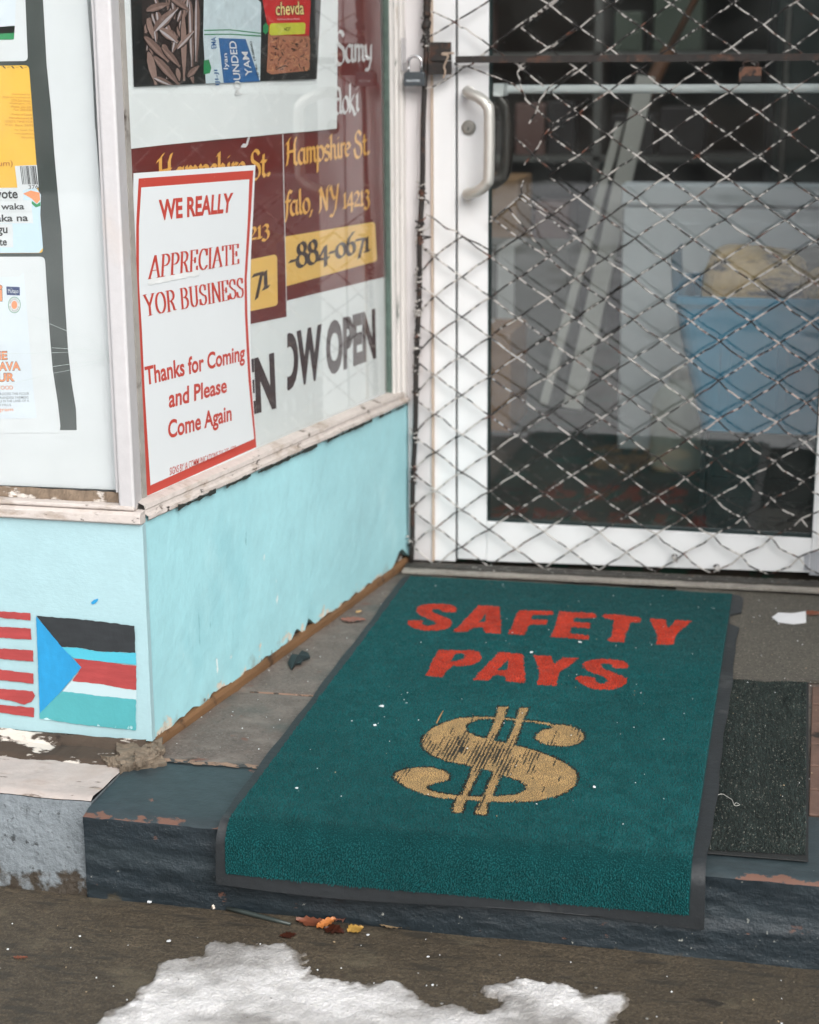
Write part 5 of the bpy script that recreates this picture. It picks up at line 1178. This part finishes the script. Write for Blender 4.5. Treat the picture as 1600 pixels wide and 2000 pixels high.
m = MB(); k = 1.04*(bl-bt); oo = rr_(bl-k-.012, bl+.38+k+.012, Yt-.018-k*.8, Yt+.372+k*.8, .05, zrim-.014); o2 = rr_(bl-k-.012, bl+.38+k+.012, Yt-.018-k*.8, Yt+.372+k*.8, .05, zrim+.004); i2 = rr_(bl-k+.006, bl+.38+k-.006, Yt-.002-k*.8, Yt+.356+k*.8, .04, zrim+.004); i1 = rr_(bl-k+.006, bl+.38+k-.006, Yt-.002-k*.8, Yt+.356+k*.8, .04, zrim-.014)
m.add(oo+o2+i2+i1, [(r*n_+q_, r*n_+(q_+1) % n_, ((r+1) % 4)*n_+(q_+1) % n_, ((r+1) % 4)*n_+q_) for r in range(4) for q_ in range(n_)]); obj('tub_rim', m, blue_m, tub)
# lifted lid flap at the tub's left
m = MB(); a = np.array([bt-.008, Yt+.03, zrim+.004]); m.grid(np.array([[a+np.array([-.006*math.sin(t*2.2)-.004, s*.30, t*.085]) for s in np.linspace(0, 1, 5)] for t in np.linspace(0, 1, 7)])); m.grid(np.array([[a+np.array([.002-.006*math.sin(t*2.2)-.004, s*.30, t*.085]) for s in np.linspace(0, 1, 5)] for t in np.linspace(0, 1, 7)])[::-1])
obj('lid_flap', m, blue_m, tub, smooth=True)
kraft = M('brown_paper', lin(190, 160, 112), .8, var=((14, .3),), layers=[(lin(60, 54, 46), 9, .52, .60, 6, (.6, 1, 1.8))], bumps=[(20, .6, None, .01)])
olive = M('dark_olive_sack', lin(74, 70, 56), .8, var=((14, .25),), bumps=[(22, .6, None, .01)])
for i, (cx_, cy_, sx, sy, sz, rot, mm, lb_) in enumerate(((.16, .13, .14, .12, .085, -.3, kraft, 'crumpled tan paper bag at the left of the blue tub'), (.28, .17, .16, .12, .078, .35, olive, 'dark olive sack in the middle of the blue tub'), (.37, .12, .11, .11, .055, .1, kraft, 'tan paper bag at the right of the blue tub'))):
    m = MB(); nu, nv = 34, 22
    th_a = np.linspace(0, 2*math.pi, nu); ph = np.linspace(-math.pi/2, math.pi/2, nv)
    A, B = np.meshgrid(th_a, ph); se = lambda v, e: np.sign(v)*np.abs(v)**e
    P = np.stack([sx*se(np.cos(B), .5)*se(np.cos(A), .6), sy*se(np.cos(B), .5)*se(np.sin(A), .6), sz*se(np.sin(B), .7)], -1)
    P[:, -1] = P[:, 0]
    crease = np.abs(fbm(P+i*5., 14, 3, (1, 1, .6)))*.09+np.abs(fbm(P+i*3., 34, 2))*.03; crease[:, -1] = crease[:, 0]
    P = P*(1-crease[..., None]*3.0); c_r, s_r = math.cos(rot), math.sin(rot)
    Q = P.copy(); Q[..., 0] = P[..., 0]*c_r-P[..., 2]*s_r*.6; Q[..., 2] = P[..., 2]+P[..., 0]*s_r*.35
    m.grid(Q+np.array([bl+cx_-.04, Yt+cy_, zrim+.018]))
    o = obj('paper_bag' if i != 1 else 'olive_sack', m, mm); tag(o, lb_, 'bag')
# leaning boards and an orange broom
def plank(name, label, cat, p0, p1, wd, tk_, mat_, grp=None):
    p0, p1 = np.array(p0, float), np.array(p1, float); d = p1-p0; d = d/np.linalg.norm(d); ex = np.cross(d, YA); ex = ex/np.linalg.norm(ex)*wd/2; ez = np.cross(d, ex); ez = ez/np.linalg.norm(ez)*tk_/2
    m = MB(); m.hexa([p0-ex-ez, p0+ex-ez, p0+ex+ez, p0-ex+ez], [p1-ex-ez, p1+ex-ez, p1+ex+ez, p1-ex+ez]); o = obj(name, m, mat_, bevel=.003); return tag(o, label, cat, grp)
wdm = M('pale_board', lin(178, 176, 168), .6, var=((6, .1, (1, 1, .2)),))
ya = 2.62
def at(u, v, y): return front(u, v, y)
plank('leaning_board', 'wider pale board leaning inside the shop behind the glass', 'board', at(1118, 800, 2.25), at(1262, 150, 2.75), .055, .018, wdm)
plank('leaning_board', 'narrow pale strip leaning beside the wider board inside the shop', 'board', at(1062, 790, 2.28), at(1212, 240, 2.72), .026, .014, wdm)
m = MB(); p0, p1 = at(1240, 225, 2.9), at(1308, 95, 3.0); m.tube([p0, p0+(p1-p0)*.3, p1], [.030, .026, .020], 10); m.tube([p1, p1+(p1-p0)*3], .011, 8)
o = obj('orange_broom', m, M('orange_plastic', lin(98, 64, 40), .6), smooth=True); tag(o, 'orange handled tool leaning in the dark at the back of the shop', 'broom')
# cardboard carton with an ochre side low on the left, shelves of goods at the back
def carton(label, x0, y0, z0, sx, sy, sz, mat_, name='cardboard_carton', grp='cartons on the floor inside'):
    th = thing(name, label, 'box', (x0+sx/2, y0+sy/2, z0), grp)
    m = MB(); m.box((x0, y0, z0), (x0+sx, y0+sy, z0+sz)); obj('carton_body', m, mat_, th, bevel=.004)
    m = MB(); m.box((x0+sx*.42, y0-.0008, z0+.01), (x0+sx*.56, y0+sy*.9, z0+sz+.0008)); obj('packing_tape', m, bpy.data.materials['clear_tape'], th)
kb = M('brown_carton', lin(150, 118, 84), .85, var=((6, .1),)); ob = M('ochre_carton', lin(150, 104, 52), .8, var=((6, .1),)); gb_ = M('grey_carton', lin(120, 122, 118), .8, var=((6, .1),))
c0 = at(985, 700, 2.6); carton('ochre carton standing left inside the door', c0[0]-.20, 2.6, .029, .22, .3, c0[2]+.05, ob)
c0 = at(1020, 560, 3.0); carton('grey carton behind the ochre one', c0[0]-.25, 3.0, .029, .4, .3, c0[2]+.10, gb_)
c0 = at(1000, 520, 3.3); carton('tall brown carton at the back left', c0[0]-.5, 3.4, .029, .5, .3, .72, kb)
dkm = M('dark_fridge', lin(30, 32, 32), .5)
fr_ = thing('dark_cooler', 'tall dark cooler at the right behind the white cabinet', 'cooler', (1.45, 3.15, .03))
c0 = at(1490, 300, 3.0); m = MB(); m.box((c0[0], 3.0, .029), (c0[0]+.9, 3.6, 1.75)); obj('cooler_body', m, dkm, fr_, bevel=.01)
m = MB(); m.box((c0[0]+.03, 2.985, .12), (c0[0]+.87, 2.9985, 1.70)); obj('cooler_door', m, strip_ink, fr_, bevel=.003)
m = MB(); m.tube([(c0[0]+.06, 2.96, .7), (c0[0]+.06, 2.96, 1.3)], .01, 8); m.box((c0[0]+.05, 2.96, .71), (c0[0]+.07, 2.986, .73)); m.box((c0[0]+.05, 2.96, 1.27), (c0[0]+.07, 2.986, 1.29)); obj('cooler_handle', m, steel_dull, fr_)
sh = thing('goods_shelf', 'grey shelf unit of blurred groceries at the back of the shop', 'shelf', (.2, 4.6, .03))
m = MB(); shm = M('grey_shelf', lin(84, 86, 84), .6)
for z in (.35, .75, 1.15, 1.55, 1.95): m.box((-.6, 4.45, z), (1.7, 4.85, z+.025))
for x in (-.6, .17, .94, 1.67): m.box((x, 4.45, .028), (x+.03, 4.85, 2.1))
obj('shelf_board', m, shm, sh)
gcol = [M('goods_%s' % n, lin(*c), .5) for n, c in (('blue', (58, 68, 84)), ('white', (120, 120, 116)), ('green', (62, 72, 62)), ('ochre', (104, 88, 66)), ('dark', (40, 40, 42)), ('rose', (96, 74, 70)))]
rs = random.Random(11)
for z in (.375, .775, 1.175, 1.575):
    x = -.55
    while x < 1.6:
        wv, hh = rs.uniform(.09, .22), rs.uniform(.14, .30); m = MB(); m.box((x, 4.46, z), (x+wv, 4.46+rs.uniform(.15, .3), z+hh)); k_ = rs.randrange(6)
        if rs.random() < .85 and not any(abs(x+wv/2-q_) < wv/2+.05 for q_ in (.185, .955)):
            o = obj('goods_box', m, gcol[k_], bevel=.006); tag(o, 'boxed groceries on the blurred shelf at the back of the shop', 'box', 'boxed groceries on the back shelf')
        x += wv+rs.uniform(.01, .05)

# ================================================================== litter
def leaf(label, c, ln, wd, rot, mat_, curl=.3, name='dry_leaf', z=None, seed=1, grp=None):
    r = np.random.default_rng(seed); n, k = 16, 7
    t = np.linspace(0, 1, n); w_ = wd*np.sin(math.pi*np.clip(t, .02, .98)**.8)**.9*(1+r.normal(0, .16, n))
    rows = []
    for i in range(n):
        row = []
        for j in np.linspace(-1, 1, k):
            x = (t[i]-.5)*ln; y = j*w_[i]*.5; zz = curl*wd*(abs(j)**1.4*.42*(1 if j > 0 else .35)+.16*math.sin(t[i]*5+seed)+r.normal(0, .03))+.0016+abs(j)*.001*math.sin(t[i]*30)
            row.append((x, y, max(.0006, zz)))
        rows.append(row)
    P = np.array(rows); a = rot; Q = P.copy(); Q[..., 0] = P[..., 0]*math.cos(a)-P[..., 1]*math.sin(a); Q[..., 1] = P[..., 0]*math.sin(a)+P[..., 1]*math.cos(a)
    Q += np.asarray(c); m = MB(); m.grid(Q); m.grid((Q-UP*.0005)[::-1]); o = obj(name, m, mat_, smooth=True); return tag(o, label, 'leaf', grp)
lf1 = M('russet_leaf', lin(112, 64, 44), .5, var=((60, .25),), layers=[(lin(80, 44, 30), 40, .55, .65, 5)], bumps=[(120, .4)])
lf2 = M('amber_leaf', lin(176, 110, 58), .45, var=((60, .3),), layers=[(lin(90, 50, 30), 60, .55, .68, 5)], bumps=[(120, .4)]); lf3 = M('yellow_leaf', lin(166, 130, 62), .6, var=((70, .4),), layers=[(lin(110, 76, 40), 90, .55, .65, 4)], bumps=[(140, .6)])
lf4 = M('pinkish_leaf', lin(134, 88, 74), .55, var=((60, .2),)); lf5 = M('wet_dark_leaf', lin(62, 32, 22), .3, var=((60, .2),))
def gv(u, v): p = flat(u, v, ZP); p[2] = zpav(p[0], p[1])+.001; return p
dn = np.array([0, -.006, 0])
leaf('curled russet leaf lying longest in the leaf cluster at the step foot', gv(614, 1800)+dn, .054, .020, .10, lf1, .55, seed=2)
leaf('pinkish curled leaf at the right of the leaf cluster', gv(668, 1794)+dn+np.array([0, 0, .004]), .042, .026, .2, lf4, .55, seed=3)
leaf('amber upright leaf in front of the leaf cluster', gv(640, 1808)+dn+np.array([0, 0, .005]), .036, .016, .9, lf2, .6, seed=4)
leaf('dark wet leaf tucked under the leaf cluster', gv(655, 1816)+dn, .034, .022, -.2, lf5, .35, seed=5)
leaf('crumpled yellow leaf right of the leaf cluster', gv(697, 1814)+dn, .028, .021, .8, lf3, .3, seed=6)
leaf('pale tan leaf fragment at the foot of the step', gv(765, 1808)+dn, .036, .012, .0, M('tan_leaf', lin(150, 128, 98), .7), .4, seed=7)
leaf('dark maroon leaf flattened beside the snow edge', gv(563, 1828), .026, .016, .5, lf5, .14, seed=8)
leaf('small red brown leaf alone on the pavement at left', gv(40, 1868), .022, .007, .2, lf1, .25, seed=9)
def lv(u, v, z=.002): return flat(u, v, z)
leaf('flat pinkish brown leaf between the wall and the green mat', lv(690, 1212), .052, .026, .1, lf4, .2, seed=10)
leaf('small tan leaf chip next to the pinkish brown leaf', lv(701, 1196), .016, .010, .9, M('tan_chip', lin(196, 158, 110), .6), .2, seed=11)
leaf('brown curled leaf beside the white paper scrap', lv(1590, 1204), .045, .022, .3, lf1, .7, seed=12)
# white paper scrap
m = MB(); q = [(1508, 1206), (1520, 1200), (1548, 1203), (1574, 1197), (1575, 1216), (1550, 1219), (1520, 1216)]
P0 = np.array([flat(u, v, .007) for u, v in q]); P0[:, 2] += np.array([.001, .004, .006, .004, .0, .0, .001]); m.prism(P0, -UP*.0006); o = obj('paper_scrap', m, M('white_scrap', lin(222, 222, 224), .6)); tag(o, 'torn white paper scrap on the concrete by the door', 'paper')
# black plastic scrap
m = MB(); q = [(562, 1293), (570, 1282), (583, 1286), (590, 1279), (603, 1281), (606, 1287), (592, 1291), (588, 1298), (578, 1297), (570, 1307)]
P0 = np.array([flat(u, v, .004) for u, v in q]); P0[:, 2] += np.array([0, .006, .008, .010, .006, .004, .002, .003, .001, 0]); m.prism(P0, -UP*.003); o = obj('plastic_scrap', m, M('black_scrap', lin(20, 28, 30), .5)); tag(o, 'crumpled black scrap on the landing near the turquoise wall', 'scrap')
# black straw and white shell
m = MB(); a, b = gv(444, 1776), gv(568, 1808); m.tube([a+UP*.003, a+(b-a)*.3+UP*.0035, a+(b-a)*.7+UP*.003, b+UP*.003], [.0034, .0040, .0036, .0024], 8); o = obj('black_stick', m, strip_ink, smooth=True); tag(o, 'thin black stick on the pavement at the foot of the step', 'stick')
m = MB(); a, b = gv(414, 1776), gv(427, 1756); d = b-a; q_ = np.cross(d, UP); q_ = q_/np.linalg.norm(q_)
rows = [[a+d*t+q_*(.0062*math.sin(math.pi*max(.04, min(.96, t)))**.7*j+.003*math.sin(t*3))+UP*(.002+.006*(1-j*j)) for j in np.linspace(-1, 1, 5)] for t in np.linspace(0, 1, 10)]
m.grid(np.array(rows)); m.grid((np.array(rows)-UP*.0008)[::-1]); o = obj('seed_shell', m, M('cream_shell', lin(226, 214, 200), .5), smooth=True); tag(o, 'curved cream shell fragment beside the black stick', 'shell')
m = MB(); a, b = lv(853, 1412, .0165), lv(866, 1388, .0165); m.tube([a, (a+b)/2+UP*.001, b], [.0012, .0012, .0006], 6); o = obj('dry_twig', m, M('tan_twig', lin(170, 130, 84), .7)); tag(o, 'short tan twig lying on the dollar sign of the mat', 'twig')
# paint chips: the few big ones, then the countless specks
chip_m = M('white_paint_chip', lin(230, 234, 236), .5)
def chip(label, p, r, seed):
    rr = random.Random(seed); m = MB(); n = 7; q = [np.asarray(p)+np.array([r*rr.uniform(.6, 1.2)*math.cos(6.283*i/n), r*rr.uniform(.6, 1.2)*math.sin(6.283*i/n), rr.uniform(0, .0012)]) for i in range(n)]
    m.prism(q[::-1], -UP*.001) if False else m.prism(q, -UP*.0012); o = obj('paint_chip', m, chip_m); tag(o, label, 'paint chip', 'white paint chips fallen about the doorway')
chip('largest white paint chip on the green mat, left of the twig', lv(746, 1379, .0155), .0055, 1); chip('small white chip below the largest one on the mat', lv(732, 1416, .0155), .003, 2)
chip('white chip near the left edge of the mat', lv(580, 1539, .0155), .0028, 3); chip('white chip on the mat right of the dollar sign', lv(1161, 1537, .0155), .0034, 4)
chip('white chip on the mat between the two words', lv(1038, 1274, .0155), .0034, 5); chip('white chip just below the letter E on the mat', lv(1133, 1254, .0155), .0034, 6)
chip('white chip on the pavement below the plinth', gv(330, 1838)+UP*.002, .0042, 7); chip('white chip on the pavement right of the plinth foot', gv(292, 1761)+UP*.002, .0046, 8)
m = MB(); rs = random.Random(21)
def speck(p, r):
    n = 5; a = rs.random()*6; q = [np.asarray(p)+np.array([r*rs.uniform(.5, 1.3)*math.cos(a+6.283*i/n), r*rs.uniform(.5, 1.3)*math.sin(a+6.283*i/n), 0]) for i in range(n)]; m.prism(q, -UP*.0010, rs.choice([0, 0, 0, 1, 2]))
for i in range(95):
    x, t = rs.uniform(.05, MW-.05), rs.uniform(.03, 1.25)**1.0; speck(mat_pt(np.array(x), np.array(t), .0048), rs.choice([.0006, .0007, .0009, .0012]))
for i in range(90):
    x, y = rs.uniform(-.3, 1.2), rs.uniform(-.9, -.26)*.5-.13; 
    if y < -.275: speck((x, y, zpav(x, y)+.0028), rs.choice([.0008, .001, .0014, .0022]))
for i in range(60):
    y = rs.uniform(0, 1.05); x = K*y+.01+rs.random()**1.6*.2; speck((x, y, .0026), rs.choice([.0006, .0008, .0012]))
for i in range(60): speck((rs.uniform(.96, 1.25), rs.uniform(.0, 1.1), .0125 if False else .0085), rs.choice([.0007, .001, .0014]))
stuff(obj('crumbs', m, [chip_m, M('tan_speck', lin(170, 150, 120), .7), M('grey_speck', lin(140, 140, 136), .7)]))

# ================================================================== old snow on the pavement
sn = [(193, 1987), (236, 1962), (294, 1919), (312, 1883), (398, 1858), (409, 1840), (466, 1836), (509, 1847), (552, 1843), (599, 1865), (588, 1897), (653, 1915), (682, 1926), (725, 1922), (768, 1917), (797, 1940), (840, 1958), (890, 1969), (941, 1976), (976, 1973), (984, 1960), (937, 1951), (930, 1933), (962, 1922), (1020, 1919), (1085, 1926), (1149, 1944), (1185, 1950), (1228, 1940), (1232, 1966), (1214, 1991), (1207, 2010), (1190, 2100), (1150, 2300), (800, 2420), (300, 2360), (160, 2200), (150, 2060)]
spoly = np.array([flat(u, v, ZP)[:2] for u, v in sn])
lo, hi = spoly.min(0)-.02, spoly.max(0)+.02
nx, ny = 560, 300; gx, gy = np.meshgrid(np.linspace(lo[0], hi[0], nx), np.linspace(lo[1], hi[1], ny)); Q = np.stack([gx, gy], -1); Q3 = np.stack([gx, gy, gx*0], -1)
sd_ = segdist(Q, spoly)*np.where(inpoly(Q, spoly), 1, -1)+fbm(Q3, 30, 5)*.040+fbm(Q3+6, 90, 3)*.014
hgt = .0048*(1-np.exp(-np.clip(sd_, 0, None)/.03))+np.clip(sd_, 0, .004)*.2; hgt += np.clip(sd_/.02, 0, 1)*(fbm(Q3, 16, 3)*.006+fbm(Q3, 80, 3)*.0030+fbm(Q3, 260, 2)*.0012)
Zs = zpav(gx, gy)+np.where(sd_ > 0, hgt+.0012, -.004)
thin = np.clip(sd_/.013+fbm(Q3+2, 40, 4)*2.4, 0, 1)[..., None]; grey = np.clip(.5+fbm(Q3+5, 9, 5, (1, 1.7, 1))*3.2, 0, 1)[..., None]
sc = np.array(lin(112, 106, 98))*(1-thin)+thin*(np.array(lin(150, 147, 144))*(1-grey)+np.array(lin(222, 220, 219))*grey)
m = MB(); P = np.stack([gx, gy, Zs], -1); m.v = [tuple(p) for p in P.reshape(-1, 3)]
keep = (sd_[:-1, :-1] > -.004) | (sd_[1:, :-1] > -.004) | (sd_[:-1, 1:] > -.004) | (sd_[1:, 1:] > -.004)
for i, j in zip(*np.nonzero(keep)): m.f.append((i*nx+j, i*nx+j+1, (i+1)*nx+j+1, (i+1)*nx+j)); m.mi.append(0)
snow_m = M('old_snow', (0, 0, 0), .6, attr='paint', var=((60, .10), (200, .16)), layers=[(lin(100, 90, 80), 120, .72, .76, 2), (lin(126, 112, 96), 15, .70, .78, 8)], bumps=[(60, .5, None, .004), (240, .8, None, .003)])
for nd in snow_m.node_tree.nodes:
    if nd.type == 'BSDF_PRINCIPLED': nd.inputs['Subsurface Weight'].default_value = .25; nd.inputs['Subsurface Radius'].default_value = (.01, .01, .012)
o = obj('snow_patch', m, snow_m, smooth=True, col=sc.reshape(-1, 3)); stuff(o)
